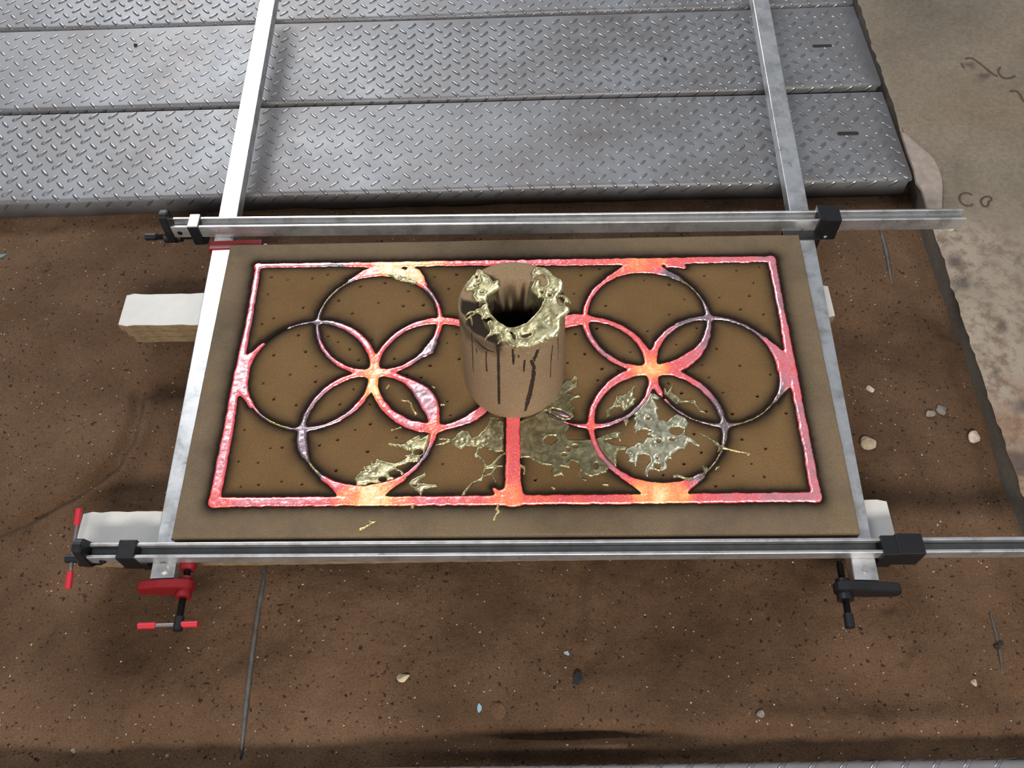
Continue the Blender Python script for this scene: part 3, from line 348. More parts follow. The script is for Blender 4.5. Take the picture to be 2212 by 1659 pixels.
# ------------------------------------------------------------------ checker plates
def lug_template():
    V = []; L, Wd, H = .0122, .0037, .0019
    rings = ((1., 1., 0.), (.86, .72, .7), (.55, .32, 1.))
    n = 10
    for a, b, h in rings:
        for i in range(n):
            t = 2 * math.pi * i / n; cx, sx = math.cos(t), math.sin(t)
            V.append((L * a * math.copysign(abs(cx) ** .8, cx), Wd * b * sx, H * h))
    F = []
    for r in range(2):
        for i in range(n):
            j = (i + 1) % n; F.append((r * n + i, r * n + j, (r + 1) * n + j, (r + 1) * n + i))
    c = len(V); V.append((0, 0, H * 1.04))
    F += [(2 * n + i, 2 * n + (i + 1) % n, c, c) for i in range(n)]
    return np.array(V), F
def plate_profile(depth, flange):
    r = .008; P = []
    P.append((0.0, -flange)); 
    for k in range(7):
        a = math.pi / 2 * k / 6; P.append((r - r * math.cos(a), -r + r * math.sin(a)))
    P.append((depth * .5, 0))
    for k in range(5):
        a = math.pi / 2 * k / 4; P.append((depth - .003 + .003 * math.sin(a), -.003 + .003 * math.cos(a)))
    P.append((depth, -.02))
    return P
def checker_plate(origin, ang, length, depth, flange, label, slot=None, phase=(0, 0), flip=False):
    root = empty('checker_plate', origin); root.rotation_euler = (0, 0, ang)
    tag(root, label, 'floor plate', 'checker plates over the pit')
    # local: x from -length to 0 (right end), y from 0 (near edge) to depth, z 0 on top
    prof = plate_profile(depth, flange); th = .0035
    prof2 = [(min(max(y, th), depth - th), z - th if z > -.012 else z) for y, z in prof]
    nseg = 70; xs = -np.linspace(0, length, nseg)
    V, F = [], []
    ring = prof + prof2[::-1]; k = len(ring)
    for i, x in enumerate(xs):
        wob = (math.sin(x * 3.1 + origin[1] * 9) * .0012 + math.sin(x * 9 + 1) * .0005)
        for (y, z) in ring: V.append((x - (.006 if (i == 0 and z < -.006 and y < .01) else 0), y + wob * (1 if y < .02 else .4), z + wob * .6))
    for i in range(nseg - 1):
        for j in range(k):
            a, b = i * k + j, i * k + (j + 1) % k; F.append((a, a + k, b + k, b))
    me = bpy.data.meshes.new('plate_body'); caps = [tuple(range(k)), tuple(range((nseg - 1) * k, nseg * k))[::-1]]
    me.from_pydata(V, [], F + caps); me.update()
    bm = bmesh.new(); bm.from_mesh(me); bmesh.ops.recalc_face_normals(bm, faces=bm.faces); bm.to_mesh(me); bm.free()
    for p in me.polygons: p.use_smooth = len(p.vertices) == 4
    if flip:
        for v in me.vertices: v.co.y = -v.co.y
        me.flip_normals()
    link('plate_body', me, M['steel'], root)
    T, TF = lug_template(); LV, LF = [], []; off = 0
    ax, ay = .0400, .0357
    for half in (0, 1):
        a = math.radians(-46 if half == 0 else 44); ca, sa = math.cos(a), math.sin(a)
        R = np.array([[ca, -sa, 0], [sa, ca, 0], [0, 0, 1]]); TT = T @ R.T
        for i in range(int(length / ax) + 1):
            for j in range(-2, int(depth / ay) + 1):
                x = -(i + .5 * half) * ax - phase[0]; y = (j + .5 * half) * ay + phase[1]
                if x > -.008: continue
                if y > depth - .009: continue
                if slot and abs(x - slot[0]) < .030 and abs(y - slot[1]) < .010: continue
                if y >= .010:
                    P = TT + np.array([x, y, 0])
                elif y < -.006 and y > -flange + .020:
                    P = np.stack([TT[:, 0] + x, -TT[:, 2], TT[:, 1] + y], -1)
                elif -.006 <= y < .010 or True:
                    if y < -flange + .012 or y < -.006: continue
                    # wrapped over the bend
                    s = TT[:, 1] + y; r = .008; P = np.empty_like(TT)
                    for n_, (px, sy, pz) in enumerate(zip(TT[:, 0], s, TT[:, 2])):
                        arc = r * math.pi / 2; u = sy + arc / 2
                        if u > arc: P[n_] = (px + x, u - arc + r, pz)
                        elif u < 0: P[n_] = (px + x, -pz, -r + u)
                        else:
                            t = u / r; P[n_] = (px + x, r - (r + pz) * math.cos(t), -r + (r + pz) * math.sin(t))
                LV.append(P); LF += [[f[0] + off, f[1] + off, f[2] + off] if f[2] == f[3] else [q + off for q in f] for f in TF]; off += len(P)
    LVa = np.concatenate(LV)
    if flip: LVa[:, 1] *= -1
    me = bpy.data.meshes.new('raised_lugs'); me.from_pydata(LVa.tolist(), [], [f[::-1] if flip else f for f in LF]); me.update()
    for p in me.polygons: p.use_smooth = True
    tag(link('raised_lugs', me, M['lug'], root), kind='stuff')
    if slot:
        bm = bmesh.new(); L_, r_ = .0168, .0047; vs = []
        for s_, cx in ((1, L_), (-1, -L_)):
            for k2 in range(9):
                t = -math.pi / 2 + math.pi * k2 / 8; vs.append((slot[0] + cx + s_ * r_ * math.cos(t), slot[1] + s_ * r_ * math.sin(t)))
        top = [bm.verts.new((x, y, .0004)) for x, y in vs]; bm.faces.new(top)
        o = link('lifting_slot', bm_mesh('lifting_slot', bm), M['dark'], root); o['label'] = 'dark lifting slot'
    return root
checker_plate((.7665, .4815, ZF), math.atan(.0165), 2.7, .2490, .042, 'checker steel plate nearest the mould, with a slot at right', (-.0965, .127), (.014, .0055))
checker_plate((.7655, .7500, ZF + .001), math.atan(.0215), 2.7, .262, .036, 'middle checker steel plate of the three behind the mould', (-.0965, .128), (.006, .0075))
checker_plate((.7630, 1.024, ZF + .002), math.atan(.0225), 2.7, .245, .036, 'farthest checker steel plate at the top of the frame', None, (.022, .0065))
checker_plate((.7600, -.5530, ZF), math.atan(.0118), 2.4, .26, .042, 'checker steel plate in front of the pit along the bottom edge', None, (.012, .0040), True)

# ------------------------------------------------------------------ support boards
def board(name, x0, x1, y0, y1, z0, z1, ang, label, white):
    root = empty(name, ((x0 + x1) / 2, (y0 + y1) / 2, z0)); root.rotation_euler = (0, 0, ang)
    tag(root, label, 'board', 'boards under the mould')
    hx, hy, h = (x1 - x0) / 2, (y1 - y0) / 2, z1 - z0; rn = np.random.default_rng(int(abs(z0) * 1e4) + int(abs(y0) * 900))
    n = 90; xs = np.linspace(-hx, hx, n)
    def outline(j, rc):
        P = []
        for s in (-1, 1):
            row = [(x, s * (hy - (rn.random() * j if 1 < i < n - 2 else 0) - (rc if i in (0, n - 1) else 0))) for i, x in enumerate(xs)]
            P += row if s < 0 else row[::-1]
        return P
    def prism(P, a, b):
        bm = bmesh.new(); lo = [bm.verts.new((x, y, a)) for x, y in P]; hi = [bm.verts.new((x, y, b)) for x, y in P]
        bm.faces.new(lo[::-1]); bm.faces.new(hi); k = len(P)
        for i in range(k): bm.faces.new((lo[i], lo[(i + 1) % k], hi[(i + 1) % k], hi[i]))
        return bm
    skin = .0012
    link('chipboard_core', bm_mesh('chipboard_core', prism(outline(.0012, .002), skin, h - skin)), M['chipboard'], root)
    if not white: hx -= .009; hy -= .009; xs = np.linspace(-hx, hx, n)
    link('melamine_face', bm_mesh('melamine_face', prism(outline(.0022, .0035), h - skin, h)), M['white'], root)
    if white: hx -= .009; hy -= .009; xs = np.linspace(-hx, hx, n)
    link('melamine_face', bm_mesh('melamine_face', prism(outline(.0016, .0035), 0, skin)), M['white'], root)['label'] = 'underside melamine face'
    return root
T3 = .018; ZT = -.0455
for k, (lab, dx) in enumerate((('topmost white faced board of the stack under the far half of the mould', 0), ('middle board of the stack under the far half of the mould', .006), ('lowest board of the stack under the far half of the mould', .012))):
    board('particle_board', -.672 + dx, .541 - dx * .3, .129 + .0008 * k, .198, ZT - T3 * (k + 1) + .0012, ZT - T3 * k, .0012, lab, k == 0)
for k, (lab, dx) in enumerate((('topmost white faced board of the stack under the front half of the mould', 0), ('middle board of the stack under the front half of the mould', .005), ('lowest board of the stack under the front half of the mould', .009))):
    board('particle_board', -.641 + dx, .5515 - dx * .3, -.2768, -.2085, ZT - T3 * (k + 1) + .0012, ZT - T3 * k, .0085, lab, k == 0)

# ------------------------------------------------------------------ casting network (millimetres to metres)
SX = .2183; RR = .1
def arc(cx, cy, spec):
    pts = []
    for (a0, r0), (a1, r1) in zip(spec[:-1], spec[1:]):
        n = max(2, int(abs(a1 - a0) / 5))
        for i in range(n):
            t = i / n; a = math.radians(a0 + (a1 - a0) * t); pts.append((cx + RR * math.cos(a), cy + RR * math.sin(a), (r0 + (r1 - r0) * t) / 1000))
    a = math.radians(spec[-1][0]); pts.append((cx + RR * math.cos(a), cy + RR * math.sin(a), spec[-1][1] / 1000)); return pts
def pl(*p): return [(x, y, r / 1000) for x, y, r in p]
l_, r_ = -SX, SX
NET = [
 # left flower
 arc(l_, RR, [(180, 3), (150, 1.9), (125, 1.9), (112, 3.2), (98, 6), (80, 7), (62, 6), (45, 4.3), (25, 2.6), (8, 3.3), (0, 4.5), (-12, 3.8), (-30, 4.2), (-60, 4.0), (-78, 5), (-90, 8)]),
 arc(l_, RR, [(180, 3), (200, 2.7), (225, 3.6), (250, 4.2), (262, 5.5), (270, 8)]), pl((-.128, .055, 6.5), (-.133, .042, 8), (-.137, .034, 4)),
 arc(l_ - RR, 0, [(90, 3), (104, 1.6), (118, 1.5)]), arc(l_ - RR, 0, [(166, .9), (180, 3), (195, 1.9), (215, 1.9), (240, 1.8), (262, 2.4), (270, 4), (290, 3.2), (315, 3.6), (340, 4.4), (352, 6), (360, 8)]),
 arc(l_ - RR, 0, [(90, 3.2), (75, 4.4), (50, 5.3), (30, 5.5), (12, 5.5), (0, 8)]),
 arc(l_, -RR, [(90, 8), (110, 4.6), (130, 4.3), (150, 4), (170, 4), (180, 6), (190, 8), (200, 7.5), (207, 5), (214, 2.2), (225, 2.5), (240, 3.6), (250, 5), (270, 6), (290, 6), (305, 3.6), (325, 3.3), (345, 3.6), (360, 5)]),
 arc(l_, -RR, [(0, 6), (12, 10), (25, 13.5), (38, 13), (48, 9), (58, 5.5), (72, 4.5), (90, 8)]),
 arc(l_ + RR, 0, [(180, 8), (165, 4.8), (140, 4.2), (115, 4.8), (100, 6), (90, 6.5), (75, 6.5), (52, 7)]),
 arc(l_ + RR, 0, [(180, 8), (200, 5.5), (225, 6.5), (245, 7.5), (260, 8.5), (270, 8), (280, 5), (295, 6), (308, 8), (318, 7)]),
 # right flower
 arc(r_, RR, [(180, 4.5), (160, 3.6), (135, 3.8), (112, 4.5), (90, 6), (70, 6), (52, 4), (40, 2.1), (20, 1.9), (8, 3.2), (0, 4.6)]),
 arc(r_, RR, [(180, 4.5), (200, 4.3), (220, 4.3), (245, 4.8), (258, 6), (270, 10)]), arc(r_, RR, [(0, 4), (-20, 5), (-35, 7), (-52, 10.5), (-70, 11), (-90, 10)]),
 arc(r_ - RR, 0, [(90, 6), (70, 4.8), (45, 4.8), (22, 6), (0, 10)]), arc(r_ - RR, 0, [(90, 8), (100, 12), (128, 13)]),
 arc(r_ - RR, 0, [(228, 1.5), (255, 2), (270, 5), (290, 3.2), (315, 3.2), (340, 3.5), (352, 4.2), (360, 10)]),
 arc(r_ + RR, 0, [(0, 5), (15, 5), (30, 3), (50, 2.8), (72, 3.1), (90, 4.6), (110, 4.2), (135, 4.2), (160, 5.5), (180, 10), (193, 5), (205, 4.4)]),
 arc(r_ + RR, 0, [(213, 1.7), (230, 2), (250, 2.2), (262, 3), (270, 5), (285, 2.0), (305, 1.8), (322, 1.3), (336, 1.0), (350, 1.6), (360, 3)]),
 arc(r_, -RR, [(90, 10), (105, 8), (120, 7.5), (140, 5.2), (160, 4.3), (180, 5), (200, 4), (220, 4), (240, 4.8), (255, 5.5), (270, 6), (290, 5.5), (303, 4)]),
 arc(r_, -RR, [(90, 9), (70, 5.5), (45, 5), (25, 4.8), (8, 4.2), (0, 5.5), (-12, 4.2), (-25, 2.2), (-45, 2), (-58, 2.6)]),
]
def web(cx, cy, nx, ny, k=1., tail=0.):
    # metal web filling the wedge where a ring touches the frame; (nx, ny) points to the frame
    out = []
    for d, off, r in ((-.058, .083, 2), (-.046, .0925, 3), (-.030, .1030, 6.8), (0, .1105, 10.5), (.030, .1030, 6.8), (.046 + tail, .0935, 3.2 + 160 * tail), (.058 + tail, .085, 2 + 160 * tail)):
        out.append((cx + nx * off - ny * d, cy + ny * off + nx * d, r * k / 1000))
    return out
FRAME = [
 pl((-.436, .2200, 5.0), (-.30, .2205, 5.0), (-.26, .2195, 6.0), (-.15, .2195, 6.0), (-.13, .2208, 5.5), (0, .2198, 6.4), (.1, .2190, 7.6), (.16, .2190, 7.6), (.28, .2190, 7.6), (.305, .2200, 7.2), (.439, .2208, 6.6)),
 pl((-.4345, .219, 4.8), (-.432, .12, 4.8), (-.4325, .055, 5.5), (-.4325, -.05, 7), (-.4315, -.085, 7.5), (-.431, -.15, 8.2), (-.431, -.2185, 8.2)),
 pl((.438, .2195, 6.8), (.4378, .12, 5.6), (.4375, .075, 6.2), (.4365, .03, 6.8), (.4362, -.03, 6.8), (.436, -.06, 6.8), (.4355, -.15, 6.8), (.434, -.217, 7.8)),
 pl((-.431, -.2195, 7.5), (-.28, -.219, 7.5), (-.14, -.2195, 7.5), (0, -.2195, 7.8), (.14, -.2195, 7.5), (.27, -.2190, 7.8), (.434, -.2185, 8.0)),
 pl((.001, -.215, 15), (.001, -.19, 11.5), (.001, -.15, 10.8), (.001, -.1, 10.2), (.001, -.055, 10.2)),
 web(l_, RR, 0, 1, 1., 0), pl((-.172, .205, 8), (-.163, .200, 9), (-.155, .188, 7), (-.147, .175, 4)), web(r_, RR, 0, 1, .95), web(l_, -RR, 0, -1, 1.1), web(r_, -RR, 0, -1, 1.1), web(l_ - RR, 0, -1, 0, 1.), web(r_ + RR, 0, 1, 0, 1.05),
 pl((.262, .2085, 3), (.281, .2085, 4.5), (.289, .2060, 3.5)), pl((-.008, -.207, 4), (-.021, -.2075, 4), (-.026, -.2015, 2)),
 pl((.062, -.072, 2.5), (.072, -.077, 4.5), (.085, -.083, 2.5)),
]
STX = .00125
GX, GY = grid(-.4865, .4915, -.2745, .2695, STX)
wob = vnoise(GX, GY, .010, 41) * .0016 + vnoise(GX, GY, .004, 42) * .0009
def network(lines, lo, k):
    D = np.full(GX.shape, .12)
    for pts in lines:
        s = window(GX, GY, pts, .05)
        d = polyline_sdf(GX[s], GY[s], [(x, y, max(r, lo)) for x, y, r in pts])
        D[s] = smin(D[s], d, k)
    return D
MET = network(NET + FRAME, 0, .0055) + wob
CH = smin(network([p for p in NET], .0024, .0055), network(FRAME, .004, .0055), .004) + wob * .6
GAP = network([arc(l_ - RR, 0, [(118, 2.4), (140, 2.4), (166, 2.4)]), arc(r_ + RR, 0, [(205, 2.5), (214, 2.5)])], 0, .001)
CH = np.minimum(np.minimum(CH, MET - .0004), GAP)
# ------------------------------------------------------------------ the sand mould
SLABH = .0455
def mould():
    X, Y = GX.copy(), GY.copy(); ny, nx = X.shape
    # skewed outline of the real block: corners in metres
    u = (X - X.min()) / (X.max() - X.min()); v = (Y - Y.min()) / (Y.max() - Y.min())
    def corner(a00, a10, a01, a11): return (a00 * (1 - u) + a10 * u) * (1 - v) + (a01 * (1 - u) + a11 * u) * v
    ex = corner(-.481, .4845, -.490, .493); ey = corner(-.2735, -.2740, .2660, .2735)
    b = sstep(.42, .49, np.abs(X)); c = sstep(.24, .272, np.abs(Y))
    XX = X + (ex - X) * b; YY = Y + (ey - Y) * c
    Z = -.0055 * sstep(.0007, -.0024, CH) + vnoise(X, Y, .05, 51) * .0008 + vnoise(X, Y, .006, 52) * .0003
    hole = np.zeros(X.shape)
    for hx, hy in HOLES:
        s = window(X, Y, [(hx / 1000, hy / 1000)], .012); r = .0015 + .0013 * random.random(); el = 1 + .5 * random.random(); an = random.random() * 3
        dx, dy = X[s] - hx / 1000, Y[s] - hy / 1000; ux = dx * math.cos(an) + dy * math.sin(an); uy = (-dx * math.sin(an) + dy * math.cos(an)) * el
        d = np.hypot(ux, uy); Z[s] -= .0062 * sstep(r * 1.35, r * .35, d); hole[s] = np.maximum(hole[s], .9 * sstep(r * 1.2, r * .5, d))
    inner = (np.abs(X) < .435) & (np.abs(Y) < .222)
    d = np.maximum(CH, 0)
    wide = .0098 + .005 * vnoise(X, Y, .05, 53) + np.where(inner, 0, .001)
    sc = .84 * np.exp(-(d / wide) ** 1.4) + .30 * np.exp(-d / .015)
    edge = np.clip(sstep(.432, .448, np.abs(X) + vnoise(X, Y, .06, 54) * .01) + sstep(.220, .236, np.abs(Y) + vnoise(X, Y, .06, 55) * .01), 0, 1)
    sc = np.clip(np.maximum(sc, hole), 0, 1)  # shade inside the vent holes is painted in together with the real scorch
    ed = np.minimum.reduce([XX - XX[:, :1], XX[:, -1:] - XX, YY - YY[:1], YY[-1:] - YY])
    Z -= .0012 * np.exp(-ed / .0012)
    V = np.stack([XX, YY, Z], -1).reshape(-1, 3); F = grid_faces(ny, nx)
    i = np.arange(ny * nx).reshape(ny, nx); loop = np.concatenate([i[0, :-1], i[:-1, -1], i[-1, :0:-1], i[:0:-1, 0]])
    k = len(loop); base = len(V); Vb = V[loop].copy()
    cx, cy = 0., 0.
    lv = []
    for t, zz in ((.0006, -.003), (.0009, -.02), (0, -SLABH + .0006)):
        q = V[loop].copy(); q[:, 2] = zz; q[:, 0] += np.sign(q[:, 0]) * t + vnoise(q[:, 0], q[:, 1], .01, 56) * .001; q[:, 1] += np.sign(q[:, 1]) * t; lv.append(q)
    allV = np.concatenate([V] + lv); Fs = [F]; prev = loop
    for n_ in range(3):
        cur = base + n_ * k + np.arange(k); Fs.append(np.stack([prev, cur, np.roll(cur, -1), np.roll(prev, -1)], -1)); prev = cur
    at = dict(scorch_and_shade=np.concatenate([sc.ravel(), np.full(3 * k, .25)]), edge=np.concatenate([edge.ravel(), np.ones(3 * k)]))
    return np_mesh('sand_mould', allV, np.concatenate(Fs), True, at)
tag(link('sand_mould', mould(), M['mould']), 'tan resin sand mould block, scorched black along its flower pattern channels', 'mould')
# ------------------------------------------------------------------ the glowing casting
def heat_field(X, Y):
    num = np.zeros(X.shape); den = np.zeros(X.shape)
    for tx, ty, t in TEMPS:
        w = 1 / ((X - tx / 1000) ** 2 + (Y - ty / 1000) ** 2 + 2.5e-5) ** 1.6; num += w * t; den += w
    return num / den
def casting():
    t = -MET; bulge = np.sqrt(np.clip(t / .0028, 0, 1))
    Z = np.where(t > 0, -.0030 + .0030 * bulge, -.0030 - 1.4 * np.clip(MET, 0, .003)) + (vnoise(GX, GY, .014, 61) * .0009 + vnoise(GX, GY, .005, 62) * .0005) * np.clip(t / .003, 0, 1)
    keepv = MET < .0024
    keep = keepv[:-1, :-1] & keepv[1:, :-1] & keepv[:-1, 1:] & keepv[1:, 1:]
    H = heat_field(GX, GY)
    H = H + .13 * np.exp(-np.clip(t, 0, 1) / .0013) * sstep(.28, .45, H) * sstep(.8, .6, H)
    V, F, at = compress(np.stack([GX, GY, Z], -1).reshape(-1, 3), grid_faces(*GX.shape, keep), dict(glow_level=H.ravel()))
    return np_mesh('cast_grille', V, F, True, at)
tag(link('cast_grille', casting(), M['hot']), 'red hot metal grille of overlapping rings in a frame, glowing in the mould', 'casting')

# ------------------------------------------------------------------ splashes lying on the mould
def splash_mesh(name, outs, holes, caps, base_z, st, amp=.0013, cut=None, seed=1, rgh=.9):
    allp = [q for o in outs for q in o] + [q for c in caps for q in c]
    P = np.array([[q[0], q[1]] for q in allp]) / 1000; mar = .006
    X, Y = grid(P[:, 0].min() - mar, P[:, 0].max() + mar, P[:, 1].min() - mar, P[:, 1].max() + mar, st)
    D = np.full(X.shape, 1.)
    for o in outs: D = np.minimum(D, polygon_sdf(X, Y, np.array(o) / 1000))
    for c in caps:
        c = [(a / 1000, b / 1000, r / 1000) for a, b, r in c]
        if len(c) == 1: c = c * 2
        D = smin(D, polyline_sdf(X, Y, c), .0016)
    for h in holes: D = np.maximum(D, -polygon_sdf(X, Y, np.array(h) / 1000))
    D = D + vnoise(X, Y, .006, seed) * .0014 + vnoise(X, Y, .0025, seed + 1) * .0008
    if cut is not None:
        fx = (X - GX[0, 0]) / STX; fy = (Y - GY[0, 0]) / STX
        xi = np.clip(fx.astype(int), 0, GX.shape[1] - 2); yi = np.clip(fy.astype(int), 0, GX.shape[0] - 2); fx = np.clip(fx - xi, 0, 1); fy = np.clip(fy - yi, 0, 1)
        m = (cut[yi, xi] * (1 - fx) + cut[yi, xi + 1] * fx) * (1 - fy) + (cut[yi + 1, xi] * (1 - fx) + cut[yi + 1, xi + 1] * fx) * fy
        D = np.maximum(D, -m + .0004)
    t = np.clip(-D, 0, 1); prof = np.sqrt(np.clip(t / .0016, 0, 1)) * (1 - .35 * sstep(.0012, .005, t))
    Z = base_z + np.where(D < 0, amp * prof * (1 + vnoise(X, Y, .014, seed + 2) * .7 + rgh * vnoise(X, Y, .004, seed + 3) * sstep(-.1, .25, vnoise(X, Y, .022, seed + 4))), -1.2 * np.clip(D, 0, .004))
    Z = np.maximum(Z, base_z - .0015)
    keepv = D < st * 1.3; keep = keepv[:-1, :-1] & keepv[1:, :-1] & keepv[:-1, 1:] & keepv[1:, 1:]
    if not keep.any(): return None
    V, F, _ = compress(np.stack([X, Y, Z], -1).reshape(-1, 3), grid_faces(*X.shape, keep), {})
    return np_mesh(name, V, F, True)
for k, (lab, outs, hs, cps) in enumerate(SPLASHES):
    big = k < 5
    me = splash_mesh('metal_splash', outs, hs, cps, .0003, .0008 if big else .0006, .0019 if big else .0022, MET if k in (0, 1, 2, 4) else None, 100 + 7 * k, .35 if k == 0 else 1.7 if k in (2, 4) else .9)
    if me is None: continue
    mt = 'brass' if k in (0, 1, 3) else ('gold' if lab.find('gold') >= 0 else 'pale' if k in (2, 13) else 'silver' if k == 4 else 'brass')
    tag(link('metal_splash', me, M[mt]), lab, 'splash', 'solidified metal splashes on the mould')

# ------------------------------------------------------------------ pouring cup
CUPX, CUPY, CUPH = .003, -.007, .185
def cup_body():
    prof = []  # (r, z, ox, oy) with centre offset
    for z in np.linspace(-.001, CUPH - .004, 34): prof.append((.0775 + (.0745 - .0775) * z / CUPH, z, 0))
    for a in np.linspace(.2, 1, 5): prof.append((.0745 - .0035 * (1 - math.cos(a * math.pi / 2)), CUPH - .004 + .004 * math.sin(a * math.pi / 2), 0))
    for t in np.linspace(.06, 1, 14): prof.append((.0710 + (.0480 - .0710) * t, CUPH - .0015 * t ** 3, t))
    for t in np.linspace(.08, 1, 30): prof.append((.0480 - .0200 * t ** .62, CUPH - .0015 - .12 * t ** 1.25, 1))
    prof.append((.0005, CUPH - .126, 1))
    n = 160; V, A = [], []
    polys = [np.array(p) / 1000 for p in CUPSCORCH]
    th = np.arange(n) * 2 * math.pi / n
    for r, z, t in prof:
        wv = 1 + .006 * np.sin(th * 3 + z * 30) * (1 if t < .5 else 2)
        V.append(np.stack([CUPX + .001 * t + r * wv * np.cos(th), CUPY - .004 * t + r * wv * np.sin(th), np.full(n, z)], -1))
    V = np.array(V); m = len(prof); R = np.array([p[2] for p in prof])[:, None]; Zz = V[..., 2]
    sc = np.zeros((m, n))
    for P in polys:
        d = polygon_sdf(V[..., 0], V[..., 1], P) + vnoise(V[..., 0], V[..., 1], .012, 71) * .008
        sc = np.maximum(sc, np.where((R > 0) | (Zz > CUPH - .012), .97 * sstep(.003, -.004, d), 0))
    dsp = polygon_sdf(V[..., 0], V[..., 1], np.array(SPILL[0][0]) / 1000); sc = np.maximum(sc, np.where(R > 0, .85 * sstep(.0025, -.002, dsp + vnoise(V[..., 0], V[..., 1], .006, 74) * .004), 0))
    tt = np.broadcast_to(th[None], (m, n)); ang = np.degrees(tt) % 360
    side = sstep(185, 200, ang) * sstep(268, 250, ang) * sstep(CUPH - .035, CUPH - .010, Zz + vnoise(ang / 900, Zz, .012, 72) * .03) * .55
    sc = np.maximum(sc, np.where(R == 0, side, 0))
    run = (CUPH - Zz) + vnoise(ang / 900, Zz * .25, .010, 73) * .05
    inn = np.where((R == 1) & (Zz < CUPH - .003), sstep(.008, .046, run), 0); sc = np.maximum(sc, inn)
    V = V.reshape(-1, 3); i = np.arange(m * n).reshape(m, n); j = np.roll(i, -1, 1)
    F = np.stack([i[:-1], j[:-1], j[1:], i[1:]], -1).reshape(-1, 4)
    return np_mesh('cup_body', V, F, True, dict(scorch_and_shade=np.clip(sc, 0, 1).ravel(), edge=np.zeros(m * n)))
cup = empty('pouring_cup', (0, 0, 0)); tag(cup, 'tall round sand pouring cup with a central hole, standing on the mould', 'pouring cup')
link('cup_body', cup_body(), M['cup'], cup)
def side_strip(pts, lift, thick, name):
    P = np.array(pts); t = np.linspace(0, len(P) - 1, (len(P) - 1) * 6 + 1)
    a = np.interp(t, range(len(P)), P[:, 0]); z = np.interp(t, range(len(P)), P[:, 1]); w = np.interp(t, range(len(P)), P[:, 2]) / 1000
    r = .0775 + (.0745 - .0775) * np.clip(z / CUPH, 0, 1); V, F = [], []
    ds = np.stack([np.gradient(a) * r, np.gradient(z)], -1); ds /= np.linalg.norm(ds, axis=1)[:, None] + 1e-9
    for i in range(len(t)):
        nx, nz = -ds[i, 1], ds[i, 0]; ww = w[i] * (.85 + .3 * random.random())
        for s, h in ((-.5, -.0003), (-.3, thick * .8), (0, thick), (.3, thick * .8), (.5, -.0003)):
            aa = a[i] + nx * s * ww / r[i]; rr = r[i] + lift + h; V.append((CUPX + rr * math.cos(aa), CUPY + rr * math.sin(aa), z[i] + nz * s * ww))
        if i:
            for q in range(4): F.append((5 * i - 5 + q, 5 * i - 4 + q, 5 * i + 1 + q, 5 * i + q))
    me = bpy.data.meshes.new(name); me.from_pydata(V, [], F); me.update()
    for p in me.polygons: p.use_smooth = True
    return me
for s in STREAKS: link('soot_streak', side_strip(s, .0004, .0004, 'soot_streak'), M['soot'], cup)
sp_root = empty('metal_spill', (CUPX, CUPY, CUPH)); tag(sp_root, 'pale yellow brass spill frozen around the mouth of the pouring cup', 'spill')
def child(name, me, mat, root):
    o = link(name, me, mat, root); o.matrix_parent_inverse = Matrix.Translation(-Vector(root.location)); return o
child('spilled_brass', splash_mesh('spilled_brass', SPILL[0], SPILL[1], SPILL[2], CUPH + .0002, .0006, .0026, None, 900, .5), M['pale'], sp_root)
for s in DRIPS: child('brass_drip', side_strip(s, .0004, .0012, 'brass_drip'), M['pale'], sp_root)
# brass sheet lining the right inner wall of the hole
def hole_lining(a0, a1, z0, z1, name):
    V, F = [], []; na, nz = 22, 14
    for i in range(na):
        a = math.radians(a0 + (a1 - a0) * i / (na - 1))
        for j in range(nz):
            t = j / (nz - 1); z = CUPH + z0 + (z1 * (.6 + .5 * math.sin(i * 1.3) ** 2) - z0) * t
            q = (np.clip((CUPH - .0015 - z) / .12, 0, 1)) ** .8; r = .0480 - .0200 * q ** .62 - .0008
            V.append((CUPX + .001 + r * math.cos(a), CUPY - .004 + r * math.sin(a), z))
            if i and j: F.append(((i - 1) * nz + j - 1, (i - 1) * nz + j, i * nz + j, i * nz + j - 1))
    me = bpy.data.meshes.new(name); me.from_pydata(V, [], F); me.update()
    for p in me.polygons: p.use_smooth = True
    return me
child('hole_lining', hole_lining(-10, 58, .001, -.042, 'hole_lining'), M['brass'], sp_root)
child('hole_lining', hole_lining(128, 185, .001, -.030, 'hole_lining'), M['brass'], sp_root)

# ------------------------------------------------------------------ bar clamps
def box_bm(bm, x0, x1, y0, y1, z0, z1, bev=0.):
    r = bmesh.ops.create_cube(bm, size=1.0); vs = r['verts']
    for v in vs: v.co = ((x0 + x1) / 2 + v.co.x * (x1 - x0), (y0 + y1) / 2 + v.co.y * (y1 - y0), (z0 + z1) / 2 + v.co.z * (z1 - z0))
    if bev:
        es = {e for v in vs for e in v.link_edges}; bmesh.ops.bevel(bm, geom=list(es), offset=bev, segments=2, affect='EDGES', profile=.6)
def cyl_bm(bm, a, b, r, n=16, r2=None):
    a, b = Vector(a), Vector(b); d = b - a
    m = Matrix.Translation((a + b) / 2) @ d.to_track_quat('Z', 'Y').to_matrix().to_4x4()
    bmesh.ops.create_cone(bm, cap_ends=True, segments=n, radius1=r, radius2=r if r2 is None else r2, depth=d.length, matrix=m)
def extrude_profile(P, u0, u1):
    bm = bmesh.new(); a = [bm.verts.new((u0, y, z)) for y, z in P]; b = [bm.verts.new((u1, y, z)) for y, z in P]; k = len(P)
    for i in range(k): bm.faces.new((a[i], a[(i + 1) % k], b[(i + 1) % k], b[i]))
    bm.faces.new(a[::-1]); bm.faces.new(b); bmesh.ops.recalc_face_normals(bm, faces=bm.faces); return bm
